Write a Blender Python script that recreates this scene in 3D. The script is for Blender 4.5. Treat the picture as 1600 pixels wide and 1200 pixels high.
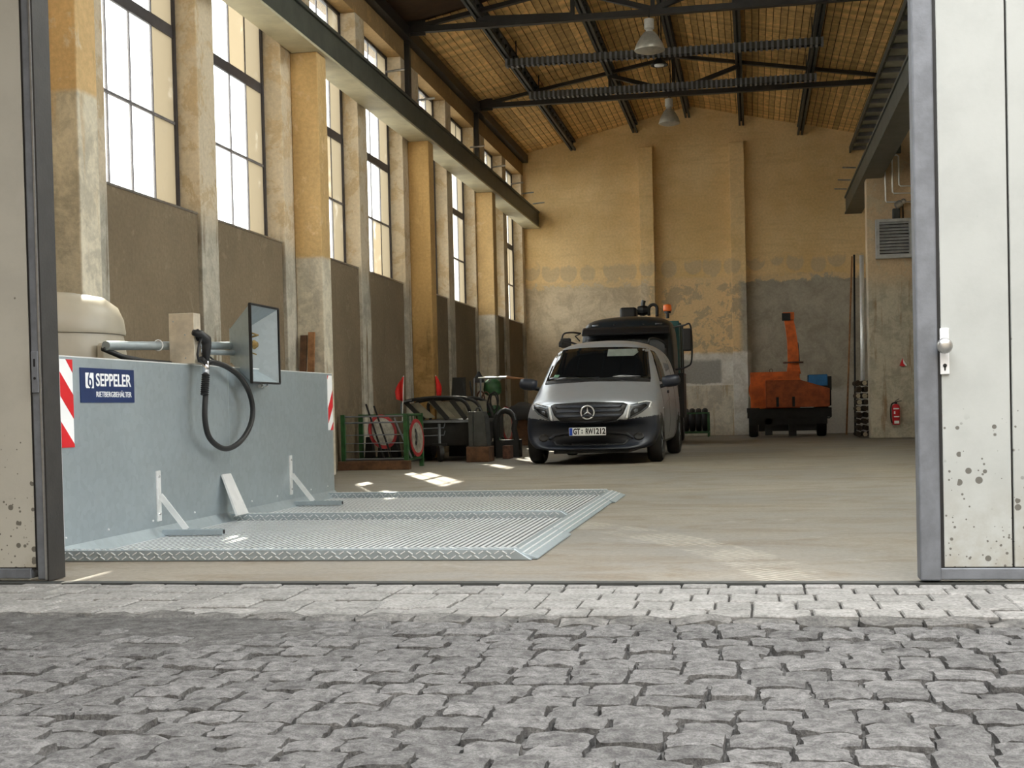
import bpy, bmesh, math, random
from mathutils import Vector, Matrix
from mathutils.bvhtree import BVHTree

random.seed(7)
SC = bpy.context.scene
COL = SC.collection
for _o in list(bpy.data.objects):
    bpy.data.objects.remove(_o)

# ---------------------------------------------------------------- camera
YAW, PITCH, ROLL = math.radians(10.2315), math.radians(-1.1752), math.radians(-1.35)
def camera_matrix():
    fwd = Vector((-math.sin(YAW) * math.cos(PITCH), math.cos(YAW) * math.cos(PITCH), math.sin(PITCH)))
    right = Vector((math.cos(YAW), math.sin(YAW), 0))
    up = right.cross(fwd)
    r = right * math.cos(ROLL) + up * math.sin(ROLL)
    u = -right * math.sin(ROLL) + up * math.cos(ROLL)
    m = Matrix((r, u, -fwd)).transposed().to_4x4()
    m.translation = (0, 0, 0.85)
    return m
cd = bpy.data.cameras.new('camera')
cd.sensor_width = 36.0
cd.lens = 2100.0 / 1600.0 * 36.0
cd.shift_y = 0.05
cd.clip_end = 300
cam = bpy.data.objects.new('camera', cd)
cam.matrix_world = camera_matrix()
COL.objects.link(cam)
SC.camera = cam

# ---------------------------------------------------------------- light
SKY = 1.0
W = bpy.data.worlds.new('sky')
SC.world = W
W.use_nodes = True
_bg = W.node_tree.nodes['Background']
_bg.inputs['Color'].default_value = (0.965, 0.98, 1.0, 1)
_bg.inputs['Strength'].default_value = SKY * 5.4

sun_d = bpy.data.lights.new('sun', 'SUN')
sun_d.energy = 12.0
sun_d.angle = math.radians(0.6)
sun_d.color = (1.0, 0.9, 0.74)
sun = bpy.data.objects.new('sun', sun_d)
COL.objects.link(sun)
_el = math.radians(40)
_sd = Vector((0.38 * math.cos(_el), -0.925 * math.cos(_el), -math.sin(_el)))
sun.rotation_euler = _sd.to_track_quat('-Z', 'Y').to_euler()
sun.location = (-20, 50, 30)

def portal(name, loc, sx, sy, direction):
    l = bpy.data.lights.new(name, 'AREA')
    l.shape = 'RECTANGLE'
    l.size, l.size_y = sx, sy
    l.cycles.is_portal = True
    o = bpy.data.objects.new(name, l)
    o.location = loc
    o.rotation_euler = Vector(direction).to_track_quat('-Z', 'Z').to_euler()
    COL.objects.link(o)
portal('door_portal', (-1.4, 6.62, 2.3), 6.4, 4.6, (0, 1, 0))
portal('window_portal', (-6.5, 21.2, 5.0), 29.2, 4.0, (1, 0, 0))

portal('added_window_portal', (3.95, 10.8, 4.1), 7.0, 5.0, (-1, 0, 0))
SC.view_settings.view_transform = 'Standard'
SC.view_settings.look = 'None'
SC.view_settings.exposure = 0.6
SC.view_settings.gamma = 1.0
SC.view_settings.use_curve_mapping = False

# ---------------------------------------------------------------- helpers
ORIGIN = {}
class MB:
    """collects shapes; build() links them as one mesh object"""
    def __init__(self):
        self.v, self.f = [], []
    def add(self, vs, fs):
        n = len(self.v)
        self.v.extend(Vector(p) for p in vs)
        self.f.extend(tuple(i + n for i in q) for q in fs)
        return self
    def box(self, x0, x1, y0, y1, z0, z1):
        return self.add([(x0, y0, z0), (x1, y0, z0), (x1, y1, z0), (x0, y1, z0),
                         (x0, y0, z1), (x1, y0, z1), (x1, y1, z1), (x0, y1, z1)],
                        [(0, 3, 2, 1), (4, 5, 6, 7), (0, 1, 5, 4), (1, 2, 6, 5), (2, 3, 7, 6), (3, 0, 4, 7)])
    def bar(self, p, q, w, h, up=(0, 0, 1)):
        p, q, up = Vector(p), Vector(q), Vector(up)
        d = (q - p).normalized()
        s = d.cross(up)
        if s.length < 1e-4:
            s = d.cross(Vector((1, 0, 0)))
        s.normalize()
        u = s.cross(d).normalized()
        s, u = s * w / 2, u * h / 2
        vs = [p - s - u, p + s - u, p + s + u, p - s + u, q - s - u, q + s - u, q + s + u, q - s + u]
        return self.add(vs, [(0, 3, 2, 1), (4, 5, 6, 7), (0, 1, 5, 4), (1, 2, 6, 5), (2, 3, 7, 6), (3, 0, 4, 7)])
    def tube(self, pts, r, n=8, closed=False):
        pts = [Vector(p) for p in pts]
        m = len(pts)
        rr = r if isinstance(r, (list, tuple)) else [r] * m
        vs, fs = [], []
        prev = None
        for i in range(m):
            if closed:
                d = pts[(i + 1) % m] - pts[i - 1]
            else:
                d = pts[min(i + 1, m - 1)] - pts[max(i - 1, 0)]
            d.normalize()
            if prev is None:
                a = d.cross(Vector((0, 0, 1)))
                if a.length < 0.1:
                    a = d.cross(Vector((1, 0, 0)))
            else:
                a = prev - d * prev.dot(d)
            a.normalize()
            prev = a
            b = d.cross(a)
            for k in range(n):
                t = 2 * math.pi * k / n
                vs.append(pts[i] + (a * math.cos(t) + b * math.sin(t)) * rr[i])
        rng = m if closed else m - 1
        for i in range(rng):
            j = (i + 1) % m
            for k in range(n):
                l = (k + 1) % n
                fs.append((i * n + k, i * n + l, j * n + l, j * n + k))
        if not closed:
            fs.append(tuple(range(n))[::-1])
            fs.append(tuple((m - 1) * n + k for k in range(n)))
        return self.add(vs, fs)
    def lathe(self, prof, origin=(0, 0, 0), axis=(0, 0, 1), n=20, cap=True):
        ax = Vector(axis).normalized()
        a = ax.cross(Vector((0, 0, 1)))
        if a.length < 0.1:
            a = ax.cross(Vector((0, 1, 0)))
        a.normalize()
        b = ax.cross(a)
        o = Vector(origin)
        vs, fs = [], []
        for r, h in prof:
            for k in range(n):
                t = 2 * math.pi * k / n
                vs.append(o + ax * h + (a * math.cos(t) + b * math.sin(t)) * max(r, 1e-4))
        for i in range(len(prof) - 1):
            for k in range(n):
                l = (k + 1) % n
                fs.append((i * n + k, i * n + l, (i + 1) * n + l, (i + 1) * n + k))
        if cap:
            fs.append(tuple(range(n))[::-1])
            fs.append(tuple((len(prof) - 1) * n + k for k in range(n)))
        return self.add(vs, fs)
    def prism(self, poly, d0, d1, axis='y'):
        """poly in the two other axes (order x,y,z without axis), extruded d0..d1 along axis"""
        def P(u, w, d):
            return {'x': (d, u, w), 'y': (u, d, w), 'z': (u, w, d)}[axis]
        n = len(poly)
        vs = [P(u, w, d0) for u, w in poly] + [P(u, w, d1) for u, w in poly]
        fs = [tuple(range(n)), tuple(range(2 * n - 1, n - 1, -1))]
        fs += [(i, (i + 1) % n, n + (i + 1) % n, n + i) for i in range(n)]
        return self.add(vs, fs)
    def grid(self, rows):
        n, m = len(rows), len(rows[0])
        vs = [p for r in rows for p in r]
        fs = [(i * m + j, i * m + j + 1, (i + 1) * m + j + 1, (i + 1) * m + j) for i in range(n - 1) for j in range(m - 1)]
        return self.add(vs, fs)
    def mesh(self, name, smooth=False, off=Vector((0, 0, 0)), fix=True):
        me = bpy.data.meshes.new(name)
        me.from_pydata([tuple(p - off) for p in self.v], [], self.f)
        me.update()
        if fix:
            bm = bmesh.new()
            bm.from_mesh(me)
            bmesh.ops.recalc_face_normals(bm, faces=bm.faces)
            bm.to_mesh(me)
            bm.free()
        if smooth:
            for p in me.polygons:
                p.use_smooth = True
        return me
    def build(self, name, mat, parent=None, smooth=False, bevel=0.0, origin=None, segs=2, auto=None, fix=True):
        off = ORIGIN[parent] if parent is not None else Vector(origin or (0, 0, 0))
        me = self.mesh(name, smooth or auto is not None, off, fix)
        if auto is not None:
            me.set_sharp_from_angle(angle=math.radians(auto))
        me.materials.append(mat)
        o = bpy.data.objects.new(name, me)
        COL.objects.link(o)
        if parent is not None:
            o.parent = parent
        else:
            o.location = off
        ORIGIN[o] = off
        if bevel:
            b = o.modifiers.new('bevel', 'BEVEL')
            b.width = bevel
            b.segments = segs
            b.limit_method = 'ANGLE'
            b.angle_limit = math.radians(40)
        return o

def tag(o, label=None, cat=None, group=None, kind=None):
    if label: o['label'] = label
    if cat: o['category'] = cat
    if group: o['group'] = group
    if kind: o['kind'] = kind
    return o
def thing(name, loc, label=None, cat=None, group=None, kind=None, world=True):
    o = bpy.data.objects.new(name, None)
    o.empty_display_size = 0.2
    o.location = loc
    COL.objects.link(o)
    ORIGIN[o] = Vector(loc) if world else Vector((0, 0, 0))
    return tag(o, label, cat, group, kind)
def link_copy(src, parent=None, loc=None, rot=None, scale=None, label=None):
    c = src.copy()
    COL.objects.link(c)
    if parent is not None: c.parent = parent
    if loc is not None: c.location = loc
    if rot is not None: c.rotation_euler = rot
    if scale is not None: c.scale = scale
    if label: c['label'] = label
    return c
def copy_tree(o, parent=None):
    c = o.copy()
    COL.objects.link(c)
    c.parent = parent
    for ch in [x for x in bpy.data.objects if x.parent == o]:
        copy_tree(ch, c)
    return c
def mesh_obj(name, me, mat, parent=None, loc=(0, 0, 0), rot=(0, 0, 0), scale=(1, 1, 1)):
    if mat is not None and not me.materials:
        me.materials.append(mat)
    o = bpy.data.objects.new(name, me)
    COL.objects.link(o)
    o.location, o.rotation_euler, o.scale = loc, rot, scale
    if parent is not None: o.parent = parent
    return o
def text_obj(name, body, size, mat, parent, origin, ux, uy, width=None, depth=0.002, bold=0.0, local=False):
    """lettering: ux, uy are the reading direction and the up direction, origin its centre"""
    cu = bpy.data.curves.new('lettering', 'FONT')
    cu.body = body
    cu.size = size
    cu.align_x = 'CENTER'
    cu.align_y = 'CENTER'
    cu.extrude = depth / 2
    cu.offset = bold
    cu.resolution_u = 3
    t = bpy.data.objects.new('lettering', cu)
    COL.objects.link(t)
    bpy.context.view_layer.update()
    dg = bpy.context.evaluated_depsgraph_get()
    me = bpy.data.meshes.new_from_object(t.evaluated_get(dg))
    bpy.data.objects.remove(t)
    me.name = name
    me.materials.clear()
    ux, uy = Vector(ux).normalized(), Vector(uy).normalized()
    n = ux.cross(uy)
    xs = [v.co.x for v in me.vertices]
    sx = width / (max(xs) - min(xs)) if width else 1.0
    off = Vector((0, 0, 0)) if local else ORIGIN[parent]
    o = Vector(origin) - off
    for v in me.vertices:
        v.co = o + ux * (v.co.x * sx) + uy * v.co.y + n * v.co.z
    me.materials.append(mat)
    ob = bpy.data.objects.new(name, me)
    COL.objects.link(ob)
    ob.parent = parent
    ORIGIN[ob] = off
    return ob

# ---------------------------------------------------------------- materials
def lin(c):
    return tuple((x / 255 / 12.92 if x / 255 <= 0.04045 else ((x / 255 + 0.055) / 1.055) ** 2.4) for x in c)
class NT:
    def __init__(self, name):
        self.m = bpy.data.materials.new(name)
        self.m.use_nodes = True
        self.t = self.m.node_tree
        self.bsdf = self.t.nodes['Principled BSDF']
        self.out = self.t.nodes['Material Output']
    def n(self, kind, **kw):
        nd = self.t.nodes.new(kind)
        for k, v in kw.items():
            setattr(nd, k, v)
        return nd
    def set(self, sock, v):
        if isinstance(v, bpy.types.NodeSocket):
            self.t.links.new(v, sock)
        elif isinstance(v, (tuple, list)):
            sock.default_value = tuple(v) + ((1.0,) if len(v) == 3 and len(sock.default_value) == 4 else ())
        else:
            sock.default_value = v
    def math(self, op, a, b=0.0, c=None, clamp=False):
        nd = self.n('ShaderNodeMath', operation=op, use_clamp=clamp)
        self.set(nd.inputs[0], a); self.set(nd.inputs[1], b)
        if c is not None: self.set(nd.inputs[2], c)
        return nd.outputs[0]
    def pos(self):
        if not hasattr(self, '_p'):
            self._p = self.n('ShaderNodeNewGeometry').outputs['Position']
        return self._p
    def obj(self):
        if not hasattr(self, '_o'):
            self._o = self.n('ShaderNodeTexCoord').outputs['Object']
        return self._o
    def xyz(self, v=None):
        s = self.n('ShaderNodeSeparateXYZ')
        self.set(s.inputs[0], v or self.pos())
        return s.outputs[0], s.outputs[1], s.outputs[2]
    def scaled(self, v, s):
        nd = self.n('ShaderNodeVectorMath', operation='MULTIPLY')
        self.set(nd.inputs[0], v); nd.inputs[1].default_value = s
        return nd.outputs[0]
    def noise(self, v, scale, detail=4, rough=0.55, dist=0.0):
        nd = self.n('ShaderNodeTexNoise')
        self.set(nd.inputs['Vector'], v)
        nd.inputs['Scale'].default_value = scale
        nd.inputs['Detail'].default_value = detail
        nd.inputs['Roughness'].default_value = rough
        nd.inputs['Distortion'].default_value = dist
        return nd.outputs['Fac']
    def voro(self, v, scale, feature='F1', out='Distance'):
        nd = self.n('ShaderNodeTexVoronoi', feature=feature)
        self.set(nd.inputs['Vector'], v)
        nd.inputs['Scale'].default_value = scale
        return nd.outputs[out]
    def step(self, x, a, b):
        """smooth 0..1 as x goes a..b"""
        nd = self.n('ShaderNodeMapRange', interpolation_type='SMOOTHSTEP')
        self.set(nd.inputs[0], x)
        nd.inputs[1].default_value, nd.inputs[2].default_value = (a, b) if a < b else (b, a)
        nd.inputs[3].default_value, nd.inputs[4].default_value = (0, 1) if a < b else (1, 0)
        return nd.outputs[0]
    def mix(self, f, a, b, blend='MIX'):
        nd = self.n('ShaderNodeMix', data_type='RGBA', blend_type=blend)
        self.set(nd.inputs[0], f); self.set(nd.inputs[6], a); self.set(nd.inputs[7], b)
        return nd.outputs[2]
    def bump(self, h, strength=0.3, dist=0.01):
        nd = self.n('ShaderNodeBump')
        nd.inputs['Strength'].default_value = strength
        nd.inputs['Distance'].default_value = dist
        self.set(nd.inputs['Height'], h)
        self.set(self.bsdf.inputs['Normal'], nd.outputs[0])
    def done(self, color=None, rough=None, metal=None, spec=None):
        if color is not None: self.set(self.bsdf.inputs['Base Color'], color)
        if rough is not None: self.set(self.bsdf.inputs['Roughness'], rough)
        if metal is not None: self.set(self.bsdf.inputs['Metallic'], metal)
        if spec is not None: self.set(self.bsdf.inputs['Specular IOR Level'], spec)
        return self.m
def simple(name, rgb, rough=0.5, metal=0.0, var=0.12, scale=6.0, bump=0.0, bscale=60.0, spec=0.5, rnd=0.0):
    t = NT(name)
    c = lin(rgb)
    nz = t.noise(t.obj(), scale, 5, 0.6)
    dark = tuple(x * (1 - var * 1.6) for x in c)
    lite = tuple(min(1, x * (1 + var * 1.2)) for x in c)
    col = t.mix(t.step(nz, 0.3, 0.7), dark, lite)
    if rnd:
        r = t.n('ShaderNodeObjectInfo').outputs['Random']
        col = t.mix(1.0, col, t.mix(r, (1 - rnd,) * 3, (1 + rnd * 0.6,) * 3), 'MULTIPLY')
    if bump:
        t.bump(t.noise(t.obj(), bscale, 4, 0.6), bump, 0.01)
    return t.done(col, rough, metal, spec)
# plaster and paint ---------------------------------------------------------
def plaster(name, up, low, zsplit, pale, pale_amt=0.5, sharp=0.04, seed=0.0, stain=(96, 80, 60)):
    t = NT(name)
    p = t.pos()
    off = t.n('ShaderNodeVectorMath', operation='ADD')
    t.set(off.inputs[0], p); off.inputs[1].default_value = (seed, seed * 1.7, seed * 0.6)
    q = off.outputs[0]
    x, y, z = t.xyz()
    big = t.noise(q, 0.9, 6, 0.6)
    mid = t.noise(q, 3.2, 8, 0.68, 0.4)
    fine = t.noise(q, 22, 6, 0.65)
    streak = t.noise(t.scaled(q, (7, 7, 0.7)), 1.0, 5, 0.6)
    c = t.mix(t.step(big, 0.3, 0.7), tuple(v * 0.82 for v in lin(up)), lin(up))
    c = t.mix(t.math('MULTIPLY', t.step(mid, 0.62 - 0.25 * pale_amt, 0.70 - 0.25 * pale_amt), 0.85), c, lin(pale))
    zz = t.math('ADD', z, t.math('MULTIPLY', t.math('SUBTRACT', mid, 0.5), 0.5 if sharp > 0.1 else 0.05))
    lo = t.mix(t.step(mid, 0.42, 0.6), lin(low), tuple(v * 0.74 for v in lin(low)))
    lo = t.mix(t.step(streak, 0.55, 0.72), lo, lin(stain))
    c = t.mix(t.step(zz, zsplit + sharp, zsplit - sharp), c, lo)
    c = t.mix(t.math('MULTIPLY', t.step(streak, 0.58, 0.75), 0.4), c, tuple(v * 0.55 for v in lin(up)))
    c = t.mix(1.0, c, t.mix(t.step(fine, 0.25, 0.75), (0.86,) * 3, (1.06,) * 3), 'MULTIPLY')
    t.bump(t.math('ADD', t.math('MULTIPLY', mid, 0.8), t.math('MULTIPLY', fine, 0.3)), 0.5, 0.03)
    return t.done(c, 0.92, 0.0, 0.15)

M = {}
OCH = (222, 178, 118)
M['pier'] = plaster('pier_plaster', (210, 190, 158), (192, 187, 174), 3.02, (215, 203, 182), 0.75, 0.25, 3.0)
M['pilaster_near'] = plaster('pilaster_plaster_near', (226, 194, 144), (228, 220, 200), 3.62, (230, 215, 186), 0.25, 0.03, 1.0, (214, 190, 150))
M['pilaster'] = plaster('pilaster_plaster', (212, 180, 128), (218, 210, 192), 2.9, (218, 190, 146), 0.3, 0.03, 5.0, (186, 168, 140))
M['pilaster_ochre'] = plaster('pilaster_plaster_ochre', (202, 166, 110), (178, 142, 92), 2.2, (206, 170, 116), 0.25, 0.3, 8.0)
M['parapet'] = plaster('parapet_plaster', (136, 122, 102), (132, 118, 98), 1.2, (142, 130, 110), 0.2, 0.4, 2.0, (112, 100, 82))
M['upper_wall'] = plaster('upper_wall_plaster', (172, 144, 104), (172, 144, 104), 2.0, (186, 152, 104), 0.3, 0.3, 4.0)
M['column'] = plaster('column_plaster', (210, 186, 152), (198, 190, 170), 3.35, (196, 182, 154), 0.45, 0.3, 6.0, (150, 126, 98))

def back_wall_mat():
    t = NT('back_wall_plaster')
    p = t.pos()
    x, y, z = t.xyz()
    big = t.noise(p, 0.55, 6, 0.62)
    mid = t.noise(p, 2.4, 9, 0.7, 0.5)
    fine = t.noise(p, 18, 6, 0.65)
    course = t.noise(t.scaled(p, (1.2, 1, 9)), 1.0, 5, 0.6)
    wob = t.math('MULTIPLY', t.math('SUBTRACT', mid, 0.5), 0.7)
    zz = t.math('ADD', z, wob)
    ochre = t.mix(t.step(big, 0.3, 0.7), lin((222, 190, 134)), lin((238, 210, 160)))
    ochre = t.mix(t.math('MULTIPLY', t.step(course, 0.5, 0.7), 0.25), ochre, lin((196, 166, 118)))
    # left bay below the band: greyish brown render; middle bay: flaked ochre; right bay: grey render
    left = t.mix(t.step(mid, 0.4, 0.62), lin((212, 196, 168)), lin((186, 170, 144)))
    flake = t.mix(t.step(mid, 0.5, 0.56), lin((226, 196, 148)), lin((190, 170, 138)))
    grey = t.mix(t.step(mid, 0.35, 0.65), lin((180, 173, 157)), lin((158, 151, 136)))
    low = t.mix(t.step(x, -2.75, -2.55), left, flake)
    low = t.mix(t.step(x, -0.38, -0.2), low, grey)
    c = t.mix(t.step(zz, 4.12, 4.02), ochre, low)
    # band of filled sockets
    band = t.math('MULTIPLY', t.step(zz, 4.1, 4.2), t.step(zz, 4.62, 4.5))
    cell = t.n('ShaderNodeTexVoronoi', feature='F1')
    cv = t.n('ShaderNodeCombineXYZ')
    t.set(cv.inputs[0], t.math('MULTIPLY', x, 1.85)); t.set(cv.inputs[2], t.math('MULTIPLY', t.math('SUBTRACT', z, 4.35), 1.6))
    t.set(cell.inputs['Vector'], cv.outputs[0]); cell.inputs['Scale'].default_value = 1.0
    cell.inputs['Randomness'].default_value = 0.35
    spot = t.math('MULTIPLY', band, t.step(cell.outputs['Distance'], 0.5, 0.42))
    c = t.mix(t.math('MULTIPLY', spot, 0.5), c, lin((188, 174, 150)))
    # pale streak under the band
    pale = t.math('MULTIPLY', t.math('MULTIPLY', t.step(zz, 3.98, 4.04), t.step(zz, 4.2, 4.12)), t.step(mid, 0.4, 0.55))
    c = t.mix(pale, c, lin((222, 196, 150)))
    # whitewash near the floor
    lw = t.math('ADD', z, t.math('MULTIPLY', wob, 0.35))
    white = t.mix(t.step(mid, 0.4, 0.65), lin((226, 223, 215)), lin((204, 199, 188)))
    sel = t.math('MULTIPLY', t.step(lw, 2.2, 2.1), t.math('MULTIPLY', t.step(x, -2.6, -2.5), t.step(x, 0.0, -0.1)))
    c = t.mix(sel, c, white)
    cem = t.math('MULTIPLY', t.math('MULTIPLY', t.step(lw, 1.34, 1.38), t.step(lw, 2.02, 1.92)), t.math('MULTIPLY', t.step(x, -2.0, -1.9), t.step(x, -0.78, -0.86)))
    c = t.mix(cem, c, lin((164, 162, 155)))
    sel2 = t.math('MULTIPLY', t.step(lw, 1.25, 1.05), t.step(x, -0.1, 0.0))
    c = t.mix(sel2, c, lin((196, 192, 182)))
    c = t.mix(1.0, c, t.mix(t.step(fine, 0.25, 0.75), (0.88,) * 3, (1.06,) * 3), 'MULTIPLY')
    t.bump(t.math('ADD', t.math('MULTIPLY', mid, 0.9), t.math('MULTIPLY', fine, 0.3)), 0.45, 0.03)
    return t.done(c, 0.93, 0.0, 0.15)
M['back_wall'] = back_wall_mat()

def floor_mat():
    t = NT('concrete_floor')
    p = t.pos()
    big = t.noise(p, 0.35, 5, 0.6)
    mid = t.noise(p, 1.6, 8, 0.7, 0.6)
    fine = t.noise(p, 30, 6, 0.7)
    sweep = t.noise(t.scaled(p, (0.8, 1.7, 1)), 1.1, 8, 0.7, 1.6)
    c = t.mix(t.step(big, 0.3, 0.7), lin((126, 123, 117)), lin((142, 134, 120)))
    c = t.mix(t.math('MULTIPLY', t.step(sweep, 0.45, 0.68), 0.75), c, lin((116, 104, 87)))
    c = t.mix(t.math('MULTIPLY', t.step(mid, 0.58, 0.72), 0.6), c, lin((166, 162, 152)))
    # tread prints of wide tyres curving to the door
    x, y, z = t.xyz()
    arc = t.math('SUBTRACT', t.math('SQRT', t.math('ADD', t.math('POWER', t.math('SUBTRACT', x, -7.0), 2.0), t.math('POWER', t.math('SUBTRACT', y, 5.0), 2.0))), 7.35)
    w = t.n('ShaderNodeTexWave', wave_type='BANDS', bands_direction='DIAGONAL')
    t.set(w.inputs['Vector'], p); w.inputs['Scale'].default_value = 9.0; w.inputs['Distortion'].default_value = 3.0
    tr = t.math('MULTIPLY', t.step(t.math('ABSOLUTE', arc), 0.22, 0.16), t.step(w.outputs['Fac'], 0.45, 0.65))
    tr = t.math('MULTIPLY', tr, t.step(mid, 0.42, 0.56))
    c = t.mix(t.math('MULTIPLY', tr, 0.7), c, lin((176, 170, 156)))
    c = t.mix(1.0, c, t.mix(t.step(fine, 0.3, 0.7), (0.84,) * 3, (1.08,) * 3), 'MULTIPLY')
    t.bump(t.math('ADD', t.math('MULTIPLY', fine, 0.5), mid), 0.25, 0.01)
    return t.done(c, t.math('ADD', t.math('MULTIPLY', mid, 0.3), 0.5), 0.0, 0.3)
M['floor'] = floor_mat()

def stone_mat(name, a, b, rnd=0.2, scale=14.0, bump=0.6):
    t = NT(name)
    o = t.obj()
    r = t.n('ShaderNodeObjectInfo').outputs['Random']
    p = t.pos()
    nz = t.noise(p, scale, 7, 0.7)
    fine = t.noise(p, scale * 7, 5, 0.65)
    c = t.mix(t.step(nz, 0.33, 0.67), lin(a), lin(b))
    c = t.mix(1.0, c, t.mix(r, (1 - rnd,) * 3, (1 + rnd * 0.5,) * 3), 'MULTIPLY')
    c = t.mix(1.0, c, t.mix(t.step(fine, 0.3, 0.7), (0.66,) * 3, (1.2,) * 3), 'MULTIPLY')
    t.bump(t.math('ADD', nz, t.math('MULTIPLY', fine, 0.35)), bump, 0.012)
    return t.done(c, 0.85, 0.0, 0.25)
M['cobble'] = stone_mat('granite_cobble', (86, 85, 84), (128, 127, 125), 0.2, 22, 1.0)
M['paver'] = stone_mat('concrete_paver', (124, 123, 119), (147, 145, 141), 0.13, 8, 0.25)
M['kerb'] = stone_mat('rough_kerb_stone', (80, 79, 77), (122, 120, 116), 0.22, 12, 0.9)
M['dirt'] = stone_mat('joint_dirt', (66, 65, 63), (102, 101, 99), 0.0, 14, 0.9)
M['asphalt'] = stone_mat('yard_ground', (104, 102, 98), (124, 122, 118), 0.0, 5, 0.4)

M['steel_dark'] = simple('dark_steel_paint', (58, 60, 58), 0.55, 0.0, 0.15, 8, 0.1)
M['steel_black'] = simple('black_steel', (40, 38, 36), 0.5, 0.0, 0.15, 8, 0.1)
M['crane_paint'] = simple('crane_beam_paint', (74, 77, 70), 0.5, 0.0, 0.15, 3, 0.1, 30)
M['crane_floor_light'] = simple('crane_beam_painted_floor_light', (190, 184, 158), 0.6, 0.0, 0.1, 2)  # floor light reflected on the underside, put into the colour
M['plank'] = simple('ceiling_board', (222, 182, 120), 0.85, 0.0, 0.2, 4, 0.2, 40, 0.2, 0.28)
M['roof'] = simple('roof_underlay', (70, 50, 30), 0.9, 0.0, 0.1, 4)
M['bar_light'] = simple('thin_glazing_bar', (112, 110, 114), 0.5, 0.0, 0.1, 10)
M['frame_metal'] = simple('window_bar_metal', (62, 60, 66), 0.5, 0.0, 0.1, 10)
M['leaf_white'] = None
M['galv_frame'] = simple('grey_door_frame', (120, 124, 130), 0.5, 0.35, 0.12, 7, 0.1, 50)
M['gasket'] = simple('rubber_gasket', (24, 24, 24), 0.6, 0.0, 0.05)
M['alu'] = simple('brushed_aluminium', (190, 190, 188), 0.35, 0.9, 0.08, 20)
M['chrome'] = simple('polished_chrome', (225, 225, 228), 0.12, 1.0, 0.02)
M['black_plastic'] = simple('black_plastic', (26, 26, 28), 0.45, 0.0, 0.08)
M['rubber'] = simple('black_rubber', (22, 22, 22), 0.55, 0.0, 0.12, 10)
M['white'] = simple('white_print', (235, 236, 236), 0.5, 0.0, 0.01)
M['red'] = simple('red_reflective', (206, 24, 34), 0.4, 0.0, 0.05)
M['blue_sign'] = simple('navy_blue_sign', (22, 44, 88), 0.4, 0.0, 0.05)

def spattered_leaf(name, base, seed):
    t = NT(name)
    p = t.pos()
    x, y, z = t.xyz()
    fine = t.noise(p, 40, 4, 0.6)
    cloud = t.noise(p, 3, 6, 0.65)
    off = t.n('ShaderNodeVectorMath', operation='ADD')
    t.set(off.inputs[0], p); off.inputs[1].default_value = (seed, 0, seed * 2)
    def spots(scale, r0, zmax, prob):
        nd = t.n('ShaderNodeTexVoronoi', feature='F1')
        t.set(nd.inputs['Vector'], t.scaled(off.outputs[0], (1, 0, 1)))
        nd.inputs['Scale'].default_value = scale
        sp = t.n('ShaderNodeSeparateColor'); t.set(sp.inputs[0], nd.outputs['Color'])
        rad = t.math('MULTIPLY', sp.outputs[0], r0)
        on = t.step(sp.outputs[1], prob, prob - 0.05)
        d = t.math('SUBTRACT', nd.outputs['Distance'], t.math('MULTIPLY', rad, on))
        m = t.step(d, 0.02, -0.03)
        keep = t.step(t.math('ADD', z, t.math('MULTIPLY', sp.outputs[2], zmax * 0.9)), zmax, zmax * 0.85)
        return t.math('MULTIPLY', m, keep)
    s = t.math('MAXIMUM', spots(24, 0.40, 1.0, 0.85), spots(55, 0.36, 0.9, 0.8))
    s = t.math('MAXIMUM', s, t.math('MULTIPLY', spots(11, 0.14, 2.8, 0.25), 1.0))
    c = t.mix(t.step(cloud, 0.35, 0.7), lin(base), tuple(v * 0.9 for v in lin(base)))
    grime = t.math('MULTIPLY', t.step(z, 0.55, 0.05), t.step(cloud, 0.42, 0.62))
    c = t.mix(t.math('MULTIPLY', grime, 0.5), c, lin((150, 140, 120)))
    c = t.mix(t.math('MULTIPLY', s, 0.85), c, lin((84, 80, 72)))
    t.bump(fine, 0.12, 0.004)
    return t.done(c, 0.55, 0.0, 0.35)
M['leaf_white'] = spattered_leaf('painted_door_panel', (180, 183, 179), 3.0)

def galvanized(name, rgb=(164, 175, 180), rough=0.42, metal=0.6, scale=24):
    t = NT(name)
    p = t.obj()
    sp = t.n('ShaderNodeSeparateColor')
    t.set(sp.inputs[0], t.voro(p, scale, 'F1', 'Color'))
    cloud = t.noise(p, 2.2, 6, 0.65)
    c = t.mix(sp.outputs[0], tuple(v * 0.94 for v in lin(rgb)), tuple(min(1, v * 1.04) for v in lin(rgb)))
    c = t.mix(t.math('MULTIPLY', t.step(cloud, 0.45, 0.75), 0.22), c, tuple(min(1, v * 1.25) for v in lin(rgb)))
    t.set(t.bsdf.inputs['Roughness'], t.math('ADD', t.math('MULTIPLY', cloud, 0.2), rough - 0.1))
    t.bump(t.noise(p, 1.3, 3, 0.5), 0.15, 0.03)
    return t.done(c, None, metal)
M['galv'] = galvanized('galvanized_sheet')
M['leaf_beige'] = spattered_leaf('beige_door_panel', (178, 175, 163), 8.0)
M['deck_shade'] = simple('shade_toned_zinc_deck', (104, 107, 108), 0.6, 0.2, 0.12, 5)  # darkened zinc: shade beside the ribs is put into the colour
M['walkway'] = simple('walkway_paint', (172, 176, 162), 0.6, 0.0, 0.12, 3)
M['galv_bright'] = galvanized('galvanized_bright', (236, 238, 238), 0.35, 0.4, 14)

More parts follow.
